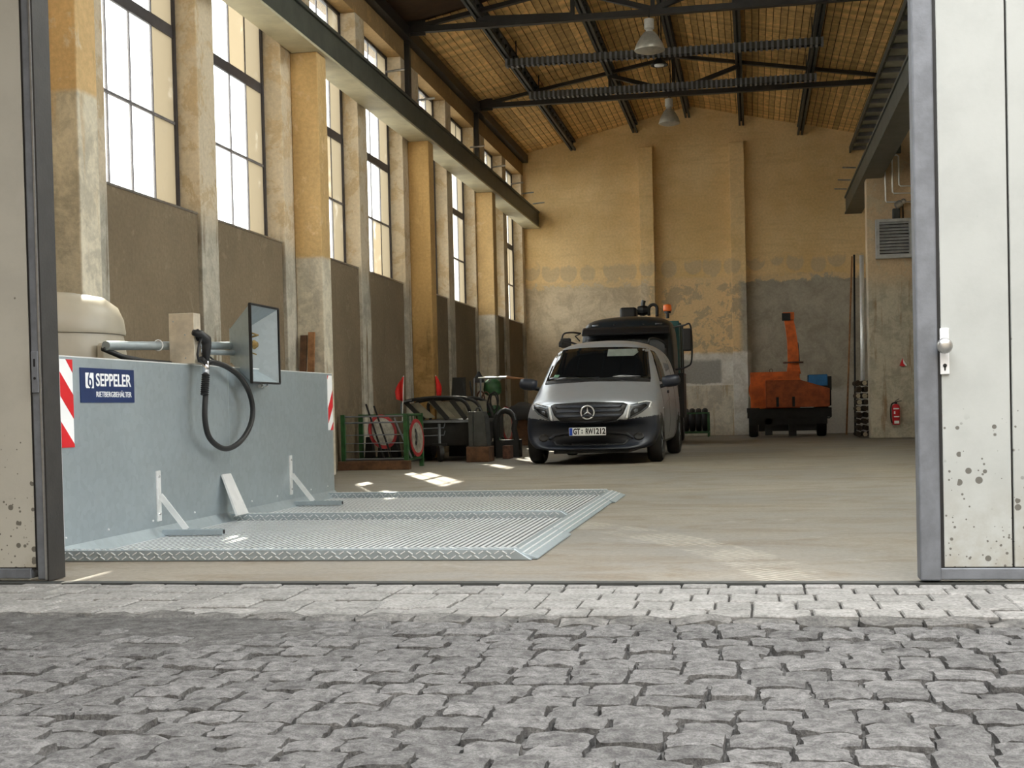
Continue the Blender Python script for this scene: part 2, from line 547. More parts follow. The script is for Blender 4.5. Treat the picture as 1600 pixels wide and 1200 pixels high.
def glass_mat(name, dirt, tint=(0.96, 0.98, 0.98), film=(0.6, 0.58, 0.5)):
    t = NT(name)
    tr = t.n('ShaderNodeBsdfTransparent'); tr.inputs[0].default_value = tint + (1,)
    gl = t.n('ShaderNodeBsdfGlossy'); gl.inputs['Roughness'].default_value = 0.05
    df = t.n('ShaderNodeBsdfTranslucent'); df.inputs[0].default_value = film + (1,)
    a = t.n('ShaderNodeMixShader'); a.inputs[0].default_value = 0.06
    t.t.links.new(tr.outputs[0], a.inputs[1]); t.t.links.new(gl.outputs[0], a.inputs[2])
    b = t.n('ShaderNodeMixShader')
    nz = t.noise(t.pos(), 2.5, 6, 0.65)
    t.set(b.inputs[0], t.math('MULTIPLY', t.step(nz, 0.1, 0.42), dirt))
    t.t.links.new(a.outputs[0], b.inputs[1]); t.t.links.new(df.outputs[0], b.inputs[2])
    t.t.links.new(b.outputs[0], t.out.inputs['Surface'])
    return t.m
M['glass'] = glass_mat('window_glass', 0.12)
M['glass_dirty'] = glass_mat('dirty_window_glass', 0.97, (0.96, 0.98, 0.98), (0.36, 0.325, 0.255))

def added_skylight_mat():
    t = NT('added_translucent_sheet')
    a = t.n('ShaderNodeBsdfTranslucent'); a.inputs[0].default_value = (0.82, 0.83, 0.8, 1)
    t.t.links.new(a.outputs[0], t.out.inputs['Surface'])
    return t.m
M['added_skylight'] = added_skylight_mat()
# ================================================================ structure
XW, XG, XP = -5.95, -6.22, -5.57
YB = 35.5
PY = [10.58, 17.08, 23.22, 29.12]
SILL, TOPW = 3.07, 7.02
RIDGE_X, RIDGE_Z, SLOPE = -1.5, 8.6, 0.2247
XR = 3.42
def roof_z(x):
    return RIDGE_Z - abs(x - RIDGE_X) * SLOPE

tag(MB().box(-6.45, 3.9, 6.44, 36.0, -0.2, 0.0).build('floor', M['floor']), 'dusty beige concrete floor of the hall', 'floor', kind='structure')
tag(MB().box(-40, 40, -40, 60, -0.6, -0.2).build('ground', M['asphalt']), 'grey ground around the hall', 'ground', kind='structure')

wl = thing('wall_left', (XW, YB, 0), 'left hall wall of ochre piers, grey parapets and tall windows', 'wall', kind='structure')
YS = 6.84
wins = []
bays = [(10.9 + 6.15 * k) for k in range(4)]
MB().box(-6.45, XW, YS, 36.0, TOPW, 7.75).build('upper_wall', M['upper_wall'], wl)
for a, b in ((YS, 7.3), (10.3, bays[0])):
    MB().box(-6.45, XW, a, b, 0, TOPW).build('pier', M['pier'], wl)
MB().box(-6.45, -6.0, 7.3, 10.3, 0, SILL).build('parapet', M['parapet'], wl)
for k, y in enumerate(bays):
    for a, b in ((0, 0.93), (3.12, 3.6), (5.83, 6.15)):
        MB().box(-6.45, XW, y + a, y + b + (0.5 if k == 3 and b > 6 else 0), 0, TOPW).build('pier', M['pier'], wl, bevel=0.012)
    for a, b in ((0.93, 3.12), (3.6, 5.83)):
        MB().box(-6.45, -6.0, y + a, y + b, 0, SILL).build('parapet', M['parapet'], wl)
        wins.append((y + a, y + b))
    MB().box(XW, XP, PY[k], PY[k] + 0.36, 0, 5.6).build('pilaster', [M['pilaster_near'], M['pilaster'], M['pilaster_ochre'], M['pilaster']][k], wl, bevel=0.015)

wins.append((7.3, 10.3))  # unseen window added to light the first pilaster
wl_txt = ['second', 'third', 'fourth', 'fifth', 'sixth', 'seventh', 'eighth', 'ninth', 'first']
_old = ['first', 'second', 'third', 'fourth', 'fifth', 'sixth', 'seventh', 'eighth']
for i, (a, b) in enumerate(wins):
    w = thing('window_%d' % (i + 1), (XG, (a + b) / 2, SILL), 'tall steel-framed window in the left wall, %s from the gate' % wl_txt[i], 'window', kind='structure')
    fr = MB()
    t_ = 0.05
    fr.box(XG - 0.03, XG + 0.03, a, a + t_, SILL, TOPW).box(XG - 0.03, XG + 0.03, b - t_, b, SILL, TOPW)
    fr.box(XG - 0.03, XG + 0.03, a, b, TOPW - t_, TOPW).box(XG - 0.03, XG + 0.03, a, b, SILL, SILL + 0.04)
    fr.build('window_frame', M['frame_metal'], w)
    MB().box(XG + 0.03, -5.99, a, b, SILL - 0.01, SILL + 0.012).build('window_sill', M['alu'], w)
    zs = [SILL + 0.04, 4.06, 5.06, 6.03, TOPW - t_]
    for z, h in ((4.06, 0.03), (5.06, 0.13), (6.03, 0.03)):
        MB().box(XG - 0.016, XG + 0.016, a + t_, b - t_, z - h / 2, z + h / 2).build('transom', M['frame_metal'] if h > .1 else M['bar_light'], w)
    ys = [a + t_ + (b - a - 2 * t_) * j / 4 for j in range(5)]
    for j in (1, 2, 3):
        MB().box(XG - 0.012, XG + 0.012, ys[j] - 0.011, ys[j] + 0.011, SILL, TOPW).build('mullion', M['bar_light'], w)
    for j in range(4):
        for r in range(4):
            MB().box(XG - 0.003, XG + 0.003, ys[j], ys[j + 1], zs[r], zs[r + 1]).build('pane', M['glass_dirty'] if j == 3 or (j == 2 and (i + r) % 5 == 3) else M['glass'], w)

wb = thing('wall_back', (RIDGE_X, YB, 0), 'ochre plastered gable wall at the far end of the hall', 'wall', kind='structure')
MB().prism([(-6.45, 0), (3.9, 0), (3.9, roof_z(3.9)), (RIDGE_X, RIDGE_Z), (-6.45, roof_z(-6.45))], YB, 36.0).build('gable', M['back_wall'], wb)
for a, b in ((-2.85, -2.48), (-0.51, -0.13)):
    MB().box(a, b, YB - 0.24, YB + 0.02, 0, 7.56).build('pilaster', M['back_wall'], wb, bevel=0.012)
MB().box(-1.95, -0.5, YB - 0.05, YB + 0.01, 0, 1.31).build('concrete_plinth', M['pilaster'], wb, bevel=0.01)

wr = thing('wall_right', (XR, YB, 0), 'right hall wall with a deep plaster column under the crane beam', 'wall', kind='structure')
MB().box(XR, 3.9, YS, 36.0, 0, 1.6).box(XR, 3.9, 14.8, 36.0, 1.6, 7.6).box(XR, 3.9, YS, 14.8, 6.6, 7.6).build('wall_panel', M['column'], wr)
for a, b in ((YS, 7.34), (10.54, 11.04), (14.24, 14.8)):
    MB().box(XR, 3.9, a, b, 1.6, 6.6).build('pier', M['column'], wr)
for k in range(2):  # unseen windows added to light the splash wall and parapets
    w = thing('window_%d' % (10 + k), (3.66, 9.2 + 3.7 * k, 1.6), 'added steel-framed window in the right wall, unseen behind the gate leaf, %s from the gate' % ['first', 'second'][k], 'window', kind='structure')
    y0, y1 = 7.34 + 3.7 * k, 10.54 + 3.7 * k
    f_ = MB().box(3.63, 3.69, y0, y1, 1.6, 1.65).box(3.63, 3.69, y0, y1, 6.55, 6.6)
    for j in range(6):
        yy = y0 + (y1 - y0) * j / 5
        f_.box(3.63, 3.69, yy - 0.02, yy + 0.02, 1.6, 6.6)
    f_.build('window_frame', M['frame_metal'], w)
    for j in range(5):
        MB().box(3.657, 3.663, y0 + 0.64 * j, y0 + 0.64 * (j + 1), 1.65, 6.55).build('pane', M['glass'], w)
for y in (30.0, 23.2, 17.05):
    MB().box(2.47 if y == 30.0 else 2.85, XR, y, y + 0.45, 0, 5.87 if y == 30.0 else 5.6).build('column', M['column'], wr, bevel=0.015)
MB().box(2.95, XR, 30.0, 30.45, 5.86, 7.6).build('column_top', M['column'], wr, bevel=0.01)

wf = thing('wall_front', (-1.4, 6.7, 0), 'front hall wall around the wide gate', 'wall', kind='structure')
MB().box(-9.0, -4.75, 6.52, 6.84, -0.2, 8).box(1.95, 7.0, 6.52, 6.84, -0.2, 8).build('jamb_wall', M['upper_wall'], wf)
MB().prism([(-9, 4.7), (7, 4.7), (7, 8), (RIDGE_X, 8.9), (-9, 8)], 6.52, 6.84).build('gable', M['upper_wall'], wf)

# roof: boards on purlins
cl = thing('ceiling', (RIDGE_X, 29, RIDGE_Z), 'dark brown board ceiling of the pitched roof', 'ceiling', kind='structure')
def roof_slab(x0, x1, y0, y1, name, mat, dz=0.03, th=0.17):
    MB().prism([(x0, roof_z(x0) + dz), (x1, roof_z(x1) + dz), (x1, roof_z(x1) + dz + th), (x0, roof_z(x0) + dz + th)], y0, y1).build(name, mat, cl)
for x0, x1 in ((-6.6, RIDGE_X), (RIDGE_X, 4.0)):
    roof_slab(x0, x1, 18.6, 36.2, 'roof_deck', M['roof'])
    roof_slab(x0, x1, 6.52, 12.6, 'roof_deck', M['roof'])
for x0, x1 in ((-6.6, RIDGE_X), (RIDGE_X, -1.0), (2.6, 4.0)):
    roof_slab(x0, x1, 12.6, 18.6, 'roof_deck', M['roof'])
for x0, x1 in ((-1.0, 2.6),):  # unseen translucent strip added to brighten the hall
    for j in range(6):
        roof_slab(x0, x1, 12.6 + j, 13.6 + j, 'added_skylight_sheet', M['added_skylight'], 0.08, 0.012)
ang = math.atan(SLOPE)
PWD = 0.137
for seg, (y0, y1) in enumerate(((23.2, 29.32), (29.36, YB))):
    me = MB().box(-PWD / 2 + 0.007, PWD / 2 - 0.007, y0, y1, 0, 0.022).mesh('ceiling_board')
    for side in (-1, 1):
        length = ((RIDGE_X - XW) if side < 0 else (XR - RIDGE_X)) / math.cos(ang)
        n = int(length / PWD)
        for j in range(n):
            s = (j + 0.5) * PWD
            x = RIDGE_X + side * s * math.cos(ang)
            o = mesh_obj('ceiling_board', me, M['plank'], cl)
            o.location = Vector((x, 0, RIDGE_Z - s * math.sin(ang) - 0.003 - random.random() * 0.006)) - ORIGIN[cl]
            o.rotation_euler = (0, side * ang, 0)
MB().box(-5.95, -5.80, 17, YB, 7.36, 7.56).build('wall_plate', M['steel_black'], cl)
# ---------------------------------------------------------------- steelwork
def truss(y, label):
    t = thing('roof_truss', (RIDGE_X, y, 7.5), label, 'truss', 'steel roof trusses')
    xs = [-4.58, -2.93, -1.56, -0.18, 1.30]
    zb = 7.5
    top = lambda x: roof_z(x) - 0.30
    MB().bar((XW, y, zb), (XR, y, zb), 0.12, 0.10).build('bottom_chord', M['steel_black'], t)
    for a, b in ((XW + 0.1, RIDGE_X), (XR - 0.1, RIDGE_X)):
        MB().bar((a, y, max(top(a), zb + 0.02)), (b, y, top(RIDGE_X)), 0.10, 0.07).build('top_chord', M['steel_black'], t)
    for x in xs:
        MB().bar((x, y, zb), (x, y, top(x)), 0.07, 0.07).build('king_post' if x == -1.56 else 'vertical', M['steel_black'], t)
    for p, q in (((xs[0], top(xs[0])), (xs[1], zb + .05)), ((xs[1], top(xs[1])), (xs[2], zb + .05)), ((xs[3], top(xs[3])), (xs[2], zb + .05)), ((xs[4], top(xs[4])), (xs[3], zb + .05))):
        MB().bar((p[0], y, p[1]), (q[0], y, q[1]), 0.09, 0.085).build('diagonal', M['steel_black'], t)
    for x in (XW + 0.22, XR - 0.22):
        MB().box(x - 0.2, x + 0.2, y - 0.012, y + 0.012, zb - 0.1, zb + 0.16).build('gusset_plate', M['steel_black'], t)
truss(29.2, 'dark steel roof truss nearest the far gable wall')
truss(23.05, 'dark steel roof truss closer to the gate')
for y, lb in ((29.2, 'thin dark steel post on left wall under the far truss'), (23.2, 'thin dark steel post on left wall under the nearer truss')):
    tag(MB().box(XW - 0.005, XW + 0.09, y - 0.06, y + 0.06, 5.9, 7.45).build('wall_post', M['steel_black'], origin=(XW, y, 5.9)), lb, 'post', 'posts under the roof trusses')

PUR = [-4.58, -2.93, -1.56, -0.18, 1.30, 2.85]
ordn = ['first', 'second', 'third', 'fourth', 'fifth', 'sixth']
for i, x in enumerate(PUR):
    t = thing('roof_purlin', (x, YB, roof_z(x)), 'long dark lattice purlin under the boards, %s from the window wall' % ordn[i], 'purlin', 'lattice purlins under the ceiling')
    zt = roof_z(x) - 0.035
    MB().box(x - 0.07, x + 0.07, 17, YB, zt - 0.05, zt).build('top_chord', M['steel_dark'], t)
    MB().box(x - 0.07, x - 0.02, 17, YB, zt - 0.26, zt - 0.20).box(x + 0.02, x + 0.07, 17, YB, zt - 0.26, zt - 0.20).build('bottom_chord', M['steel_dark'], t)
    web = MB()
    y = 17.0
    s = 0
    while y < YB - 0.3:
        a, b = (zt - 0.22, zt - 0.04) if s % 2 == 0 else (zt - 0.04, zt - 0.22)
        web.bar((x, y, a), (x, y + 0.22, b), 0.10, 0.03)
        y += 0.22
        s += 1
    web.build('lattice_web', M['steel_dark'], t)

# crane runway beams
def crane_beam(x0, x1, label, pegs, side):
    t = thing('crane_beam', ((x0 + x1) / 2, YB, 5.6), label, 'crane beam', 'crane runway beams')
    xm = (x0 + x1) / 2
    MB().box(x0, x1, 8.0, YB, 5.60, 5.635).build('bottom_flange', M['crane_floor_light'] if side < 0 else M['crane_paint'], t)
    MB().box(xm - 0.02, xm + 0.17 * -side if side < 0 else xm + 0.02, 8.0, YB, 5.635, 6.0).build('web', M['crane_paint'], t) if side < 0 else MB().box(x0 + 0.03, x0 + 0.07, 8.0, YB, 5.635, 6.0).build('web', M['crane_paint'], t)
    MB().box(x0, x1, 8.0, YB, 6.0, 6.05).build('top_flange', M['crane_paint'], t)
    MB().box(xm - 0.04, xm + 0.04, 8.0, YB, 6.05, 6.13).build('rail', M['steel_black'], t)
    for y in pegs:
        e = x1 if side < 0 else x0
        MB().tube([(e, y, 6.1), (e - side * 0.30, y, 6.12)], 0.018, 6).build('bracket_rod', M['alu'], t)
crane_beam(-5.92, -5.52, 'dark crane runway beam with pale underside along window wall', [20.3, 22.3, 26.6, 28.9, 31.2, 32.7, 34.4], -1)
crane_beam(2.38, 2.80, 'dark green grey crane runway beam along right wall', [31.5, 33.2, 34.6], 1)

# service walkway above the right crane beam
t = thing('service_walkway', (2.9, YB, 7.2), 'grey green service walkway with cross bars above right crane beam', 'walkway')
for a, b in ((2.55, 2.92), (2.96, 3.38)):
    MB().box(a, b, 17, YB, 7.24, 7.27).build('deck_sheet', M['walkway'], t)
y = 18.0
while y < YB:
    MB().box(2.52, 3.4, y - 0.04, y + 0.04, 7.15, 7.23).build('cross_bar', M['galv_frame'], t)
    y += 0.9
MB().box(2.52, 2.56, 17, YB, 7.15, 7.30).build('edge_angle', M['crane_paint'], t)

# ribbed cable trays across the hall
for y, lb in ((25.8, 'ribbed grey cable tray across the hall, nearer the gate'), (28.6, 'ribbed grey cable tray across the hall beside the far truss')):
    t = thing('cable_tray', (-1.6, y, 7.5), lb, 'cable tray', 'cable trays across the hall')
    MB().box(-4.6, 1.4, y - 0.09, y - 0.07, 7.46, 7.58).box(-4.6, 1.4, y + 0.07, y + 0.09, 7.46, 7.58).build('side_rail', M['steel_dark'], t)
    rb = MB()
    n = 60
    for j in range(n):
        x = -4.58 + 5.96 * j / (n - 1)
        rb.box(x - 0.022, x + 0.022, y - 0.10, y + 0.10, 7.445, 7.59)
    tag(rb.build('rungs', M['galv_frame'], t), kind='stuff')
    for x in (-4.4, -1.6, 1.2):
        MB().tube([(x, y, 7.58), (x, y, roof_z(x))], 0.012, 6).build('hanger', M['steel_black'], t)

# lamps
M['lamp_shade'] = simple('frosted_lamp_reflector', (176, 172, 160), 0.35, 0.3, 0.1, 12)
M['lamp_house'] = simple('lamp_housing', (196, 194, 188), 0.5, 0.2, 0.1, 12)
def bell_lamp(x, y, ztop, d, label):
    t = thing('pendant_lamp', (x, y, ztop), label, 'lamp', 'bell lamps hanging under the roof')
    r = d / 2
    MB().lathe([(r * .36, -.36), (r * .55, -.42), (r * .85, -.55), (r, -.66), (r * .97, -.67), (r * .82, -.56), (r * .5, -.44), (r * .3, -.38)], (x, y, ztop), n=28, cap=False).build('shade', M['lamp_shade'], t, smooth=True)
    MB().lathe([(r * .99, -.665), (r * .6, -.70), (.01, -.71)], (x, y, ztop), n=28, cap=False).build('lens', M['lamp_shade'], t, smooth=True)
    MB().lathe([(.03, -.12), (.085, -.14), (.085, -.30), (.06, -.31), (.07, -.38)], (x, y, ztop), n=16).build('housing', M['lamp_house'], t, auto=40)
    MB().tube([(x, y, ztop + .02), (x, y, ztop - .13)], .012, 6).build('hook', M['steel_black'], t)
    MB().lathe([(r * 1.02, -.655), (r * 1.02, -.675)], (x, y, ztop), n=28).build('rim', M['alu'], t) if False else None
bell_lamp(-1.67, 29.15, 7.53, 0.46, 'grey bell lamp hanging from the far roof truss')
bell_lamp(-1.62, 22.95, 7.50, 0.52, 'large grey bell lamp hanging from the nearer roof truss')
t = thing('work_lamp', (-1.66, 26.0, 7.62), 'small dark conical lamp with white glass between the bell lamps', 'lamp')
MB().lathe([(.03, -.12), (.16, -.27), (.165, -.29), (.14, -.28), (.03, -.15)], (-1.66, 26.0, 7.62), n=20, cap=False).build('shade', M['black_plastic'], t, smooth=True)
MB().lathe([(.10, -.272), (.09, -.30), (.01, -.31)], (-1.66, 26.0, 7.62), n=20).build('lamp_glass', M['white'], t, smooth=True)
MB().tube([(-1.66, 26, 8.5), (-1.66, 26, 7.49)], .01, 6).build('cable', M['black_plastic'], t)

# ---------------------------------------------------------------- gate leaves
def leaf(n, x_edge, side, y, label, x_far, pw=0.093, skin=None):
    """side +1: leaf lies to the right of the opening"""
    t = thing('door_%d' % n, (x_edge, y, 0), label, 'door', kind='structure')
    s = side
    def bx(a, b, y0, y1, z0, z1):
        u, v = sorted((x_edge + s * a, x_edge + s * b))
        return MB().box(u, v, y0, y1, z0, z1)
    bx(0, pw, y, y + 0.13 if s > 0 else y + 0.15, 0.012, 4.65).build('edge_post', M['galv_frame'], t, bevel=0.008)
    bx(pw, pw + 0.013, y + 0.012, y + 0.08, 0.06, 4.65).build('gasket', M['gasket'], t)
    bx(0.09, abs(x_far - x_edge), y + 0.004, y + 0.09, 0.018, 0.07).build('bottom_rail', M['galv_frame'], t, bevel=0.004)
    x = pw + 0.015
    wd = 0.306
    while x < abs(x_far - x_edge):
        bx(x, min(x + wd - 0.009, abs(x_far - x_edge)), y + 0.012, y + 0.075, 0.074, 4.65).build('panel_board', skin or M['leaf_white'], t, bevel=0.004)
        x += wd
    bx(pw + 0.015, abs(x_far - x_edge), y + 0.03, y + 0.07, 0.07, 4.65).build('core', M['gasket'], t)
    return t
dr = leaf(2, 0.735, 1, 6.37, 'white panelled gate leaf with knob and mud spatter at right', 2.6)
dl = leaf(1, -3.636, -1, 6.43, 'beige panelled gate leaf with dark edge at left', -5.6, 0.052, M['leaf_beige'])
MB().box(-3.637, -3.624, 6.434, 6.60, 0.006, 4.65).build('dark_edge_strip', M['steel_black'], dl)  # thin dark strip over the inner face of the post
MB().box(-3.641, -3.632, 6.424, 6.433, 0.012, 4.65).build('edge_bead', M['alu'], dl)
# plate and knob of the right leaf, let into its first board
pl = MB().box(0.838, 0.878, 6.371, 6.384, 0.955, 1.165).build('lock_plate', M['white'], dr, bevel=0.003)
MB().lathe([(0.014, 0), (0.014, .03), (0.03, .034), (0.036, .05), (0.03, .064), (.012, .07)], (0.852, 6.371, 1.083), (0, -1, 0), 20).build('door_knob', M['alu'], pl, smooth=True)
MB().lathe([(0.009, 0), (0.009, .003)], (0.858, 6.371, 0.995), (0, -1, 0), 12).box(0.855, 0.861, 6.368, 6.372, 0.972, 0.993).build('keyhole', M['black_plastic'], pl)
pl = MB().box(-3.682, -3.644, 6.419, 6.431, 0.985, 1.20).build('lock_plate', M['galv_frame'], dl, bevel=0.003)
MB().lathe([(0.007, 0), (0.007, .003)], (-3.663, 6.419, 1.06), (0, -1, 0), 10).box(-3.668, -3.658, 6.417, 6.42, 1.12, 1.16).build('keyhole', M['black_plastic'], pl)
tag(MB().box(-4.7, 1.95, 6.36, 6.44, -0.05, 0.004).build('trim_1', M['steel_dark'], origin=(-1.4, 6.4, 0)), 'dark steel threshold strip under the gate', 'threshold', kind='structure')

# ---------------------------------------------------------------- paving
M['joint'] = simple('dark_joint_sand', (52, 50, 47), 0.95)
pv = thing('paver_apron', (-1.3, 5.9, 0), 'strip of grey concrete pavers before the gate', 'pavement', kind='structure')
MB().box(-7, 4, 5.38, 6.36, -0.15, -0.018).build('bedding', M['joint'], pv)
rows = [6.36, 6.245, 6.055, 5.83, 5.60, 5.415]
widths = [0.155, 0.18, 0.215, 0.24, 0.165]
pm = {}
for i in range(5):
    y1, y0 = rows[i], rows[i + 1]
    x = -4.6 + random.random() * 0.2
    while x < 2.3:
        wdt = random.choice(widths)
        key = (i, wdt)
        if key not in pm:
            b = MB().box(-wdt / 2 + 0.005, wdt / 2 - 0.005, -(y1 - y0) / 2 + 0.010, (y1 - y0) / 2 - 0.010, -0.08, 0)
            me = b.mesh('paver')
            bm = bmesh.new(); bm.from_mesh(me)
            bmesh.ops.bevel(bm, geom=[e for e in bm.edges if all(v.co.z > -0.01 for v in e.verts)], offset=0.006, segments=1, affect='EDGES')
            bm.to_mesh(me); bm.free()
            pm[key] = me
        o = mesh_obj('paver', pm[key], M['paver'], pv)
        o.location = Vector((x + wdt / 2, (y0 + y1) / 2, random.uniform(-0.006, 0.003))) - ORIGIN[pv]
        o.rotation_euler = (random.uniform(-.008, .008), random.uniform(-.008, .008), random.uniform(-.01, .01))
        x += wdt

def rough_stone(w, d, h, dome, jit, n=4):
    """domed block with an uneven top, centred, top near z = 0"""
    rnd = random.Random(hash((w, d, dome, random.random())))
    rowsv = []
    for i in range(n):
        r = []
        for j in range(n):
            u, v = j / (n - 1) * 2 - 1, i / (n - 1) * 2 - 1
            e = max(abs(u), abs(v))
            k = 0.93 if abs(u) == 1 and abs(v) == 1 else 1.0
            z = -dome * (abs(u) ** 5 + abs(v) ** 5) * 0.6 + rnd.uniform(-jit, jit) * (1.0 if e < 1 else 0.7)
            r.append((u * w / 2 * k + rnd.uniform(-1, 1) * w * 0.025, v * d / 2 * k + rnd.uniform(-1, 1) * d * 0.03, z))
        rowsv.append(r)
    b = MB()
    b.grid(rowsv)
    ring = [rowsv[0][j] for j in range(n)] + [rowsv[i][n - 1] for i in range(1, n)] + [rowsv[n - 1][j] for j in range(n - 2, -1, -1)] + [rowsv[i][0] for i in range(n - 2, 0, -1)]
    m = len(ring)
    b.add([p for p in ring] + [(p[0] * 1.06, p[1] * 1.06, -h) for p in ring], [(i, m + i, m + (i + 1) % m, (i + 1) % m) for i in range(m)])
    me = b.mesh('stone')
    bm = bmesh.new(); bm.from_mesh(me)
    bmesh.ops.remove_doubles(bm, verts=bm.verts, dist=1e-4)
    bmesh.ops.recalc_face_normals(bm, faces=bm.faces)
    bm.to_mesh(me); bm.free()
    for p in me.polygons:
        p.use_smooth = True
    me.set_sharp_from_angle(angle=math.radians(42))
    return me

ks = thing('kerb_row', (-1.3, 5.3, 0), 'row of rough kerb stones between pavers and cobbles', 'kerb', kind='structure')
km = [rough_stone(random.uniform(.16, .26), 0.15, 0.1, 0.012, 0.011) for _ in range(7)]
x = -4.4
while x < 2.2:
    me = random.choice(km)
    w_ = me.vertices and max(v.co.x for v in me.vertices) - min(v.co.x for v in me.vertices)
    o = mesh_obj('kerb_stone', me, M['kerb'], ks)
    o.location = Vector((x + w_ / 2, 5.325 - 0.02 * (x + 1.2) * 0.6, random.uniform(-0.002, 0.012))) - ORIGIN[ks]
    o.rotation_euler = (random.uniform(-.04, .1), random.uniform(-.04, .04), random.uniform(-.05, .05))
    x += w_ * 0.96

cp = thing('cobblestone_pavement', (-1.0, 4.2, 0), 'worn grey granite cobblestones in front of the gate', 'pavement', kind='structure')
def dirt_z(x, y):
    s = math.sin(x * 3.1 + y * 1.7) * math.sin(x * 1.3 - y * 2.9)
    fill = max(0.0, min(1.0, (y - 4.0) / 1.0)) * max(0.0, min(1.0, (-0.6 - x) / 1.6))
    return -0.030 + 0.004 * s + 0.030 * fill
rows_ = []
gx = [(-4.6 + 7.0 * i / 100) for i in range(101)]
gy = [(1.6 + 3.68 * j / 60) for j in range(61)]
for yy in gy:
    rows_.append([(xx, yy, dirt_z(xx, yy) + random.uniform(-.004, .004)) for xx in gx])
tag(MB().grid(rows_).build('joint_dirt', M['dirt'], cp, smooth=True), kind='stuff')
tag(MB().box(-14, 12, -14, 1.6, -0.1, -0.02).box(-14, -4.6, 1.6, 6.3, -0.1, -0.02).box(2.4, 12, 1.6, 6.3, -0.1, -0.02).build('yard_surface', M['cobble'], cp))
cm = [rough_stone(random.uniform(.12, .185), random.uniform(.132, .150), 0.09, 0.008, 0.005, 6) for _ in range(18)]
wid = [max(v.co.x for v in m.vertices) - min(v.co.x for v in m.vertices) for m in cm]
spots = []
y = 1.9
row = 0
while y < 5.22:
    x = -4.4 + random.random() * 0.2
    while x < 2.2:
        k = random.randrange(len(cm))
        yy = y + 0.05 * (x + 1) * -0.6 + 0.03 * math.sin(x * 1.1)
        spots.append((x + wid[k] / 2, yy + random.uniform(-.008, .008), k))
        x += wid[k] * 1.0
    y += 0.143
def visible(x, y):
    d = Vector((x, y, -0.85))
    mv = cam.matrix_world.to_3x3().transposed() @ d
    px, py = 800 + 2100 * mv.x / -mv.z, 680 - 2100 * mv.y / -mv.z
    return -40 < px < 1640 and py < 1230, -mv.z
ind, rest = [], []
for s in spots:
    if s[1] > 5.2: continue
    ok, dpt = visible(s[0], s[1])
    if ok: ind.append((dpt, s))
    else: rest.append(s)
ind.sort()
rest += [s for d, s in ind[300:]]
ind = [s for d, s in ind[:300]]
for (x, y, k) in ind:
    o = mesh_obj('cobblestone', cm[k], M['cobble'], cp)
    o.location = Vector((x, y, random.uniform(-.012, .006))) - ORIGIN[cp]
    o.rotation_euler = (random.uniform(-.04, .04), random.uniform(-.04, .04), random.uniform(-.08, .08) + (math.pi if random.random() < .5 else 0))
b = MB()
for (x, y, k) in rest:
    mt = Matrix.Translation((x, y, random.uniform(-.012, .004))) @ Matrix.Rotation(random.uniform(-.1, .1), 4, 'Z')
    b.add([mt @ v.co for v in cm[k].vertices], [tuple(p.vertices) for p in cm[k].polygons])
tag(b.build('farther_cobblestones', M['cobble'], cp, smooth=True, fix=False), kind='stuff')

# ---------------------------------------------------------------- unseen wings, building and canopy, added to shade the yard
M['shading_wall'] = simple('shading_wall_render', (120, 112, 100), 0.9, 0.0, 0.15, 2)
yb = thing('added_yard_wing', (-7.5, -2, 0), 'added wing left of the gate, unseen, shading the yard', 'building', kind='structure')
MB().box(-9.0, -5.2, -9, 6.5, -0.2, 9.0).build('added_wing_wall', M['shading_wall'], yb)  # added wing, darkens the left leaf and cobbles
MB().box(-9.2, -2.4, 0.8, 6.5, 4.95, 5.15).build('added_canopy', M['roof'], yb)  # added canopy, keeps sky light off the left leaf
yo = thing('added_yard_building', (0, -8, 0), 'added building across the yard, unseen, blocking low sky', 'building', kind='structure')
MB().box(-16, 16, -14, -8, -0.2, 12.0).build('added_building_wall', M['shading_wall'], yo)  # added building, hides the low sky from the yard
yr = thing('added_yard_wing', (9, -2, 0), 'added wing right of the gate, unseen, shading the yard', 'building', kind='structure')
MB().box(8, 12, -9, 6.5, -0.2, 10.0).build('added_wing_wall', M['shading_wall'], yr)  # added wing, cuts sky light from the right
# ================================================================ filling platform
PX0, PX1, PYA, PYB = -4.08, -1.36, 7.34, 12.58
pf = thing('filling_platform', (-2.7, 10.0, 0), 'galvanized drive-on filling platform with ribbed deck and tall splash wall', 'platform')
MB().box(PX0, PX1, PYA + 0.06, PYB - 0.06, 0.001, 0.008).build('deck_sheet', M['deck_shade'], pf)
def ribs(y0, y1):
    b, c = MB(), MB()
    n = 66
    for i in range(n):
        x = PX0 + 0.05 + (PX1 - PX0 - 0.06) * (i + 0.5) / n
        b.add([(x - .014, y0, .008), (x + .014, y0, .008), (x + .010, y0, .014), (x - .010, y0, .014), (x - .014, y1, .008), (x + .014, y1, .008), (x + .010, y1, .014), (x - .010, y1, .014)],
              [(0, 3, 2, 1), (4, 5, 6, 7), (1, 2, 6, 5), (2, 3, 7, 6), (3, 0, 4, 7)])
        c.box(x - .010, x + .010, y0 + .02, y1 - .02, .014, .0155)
    r = tag(b.build('deck_ribs', M['deck_shade'], pf), kind='stuff')
    tag(c.build('painted_light_rib_tops', M['galv_bright'], r), kind='stuff')  # bright strips paint the light caught by the rib tops
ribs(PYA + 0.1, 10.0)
ribs(10.1, PYB - 0.1)
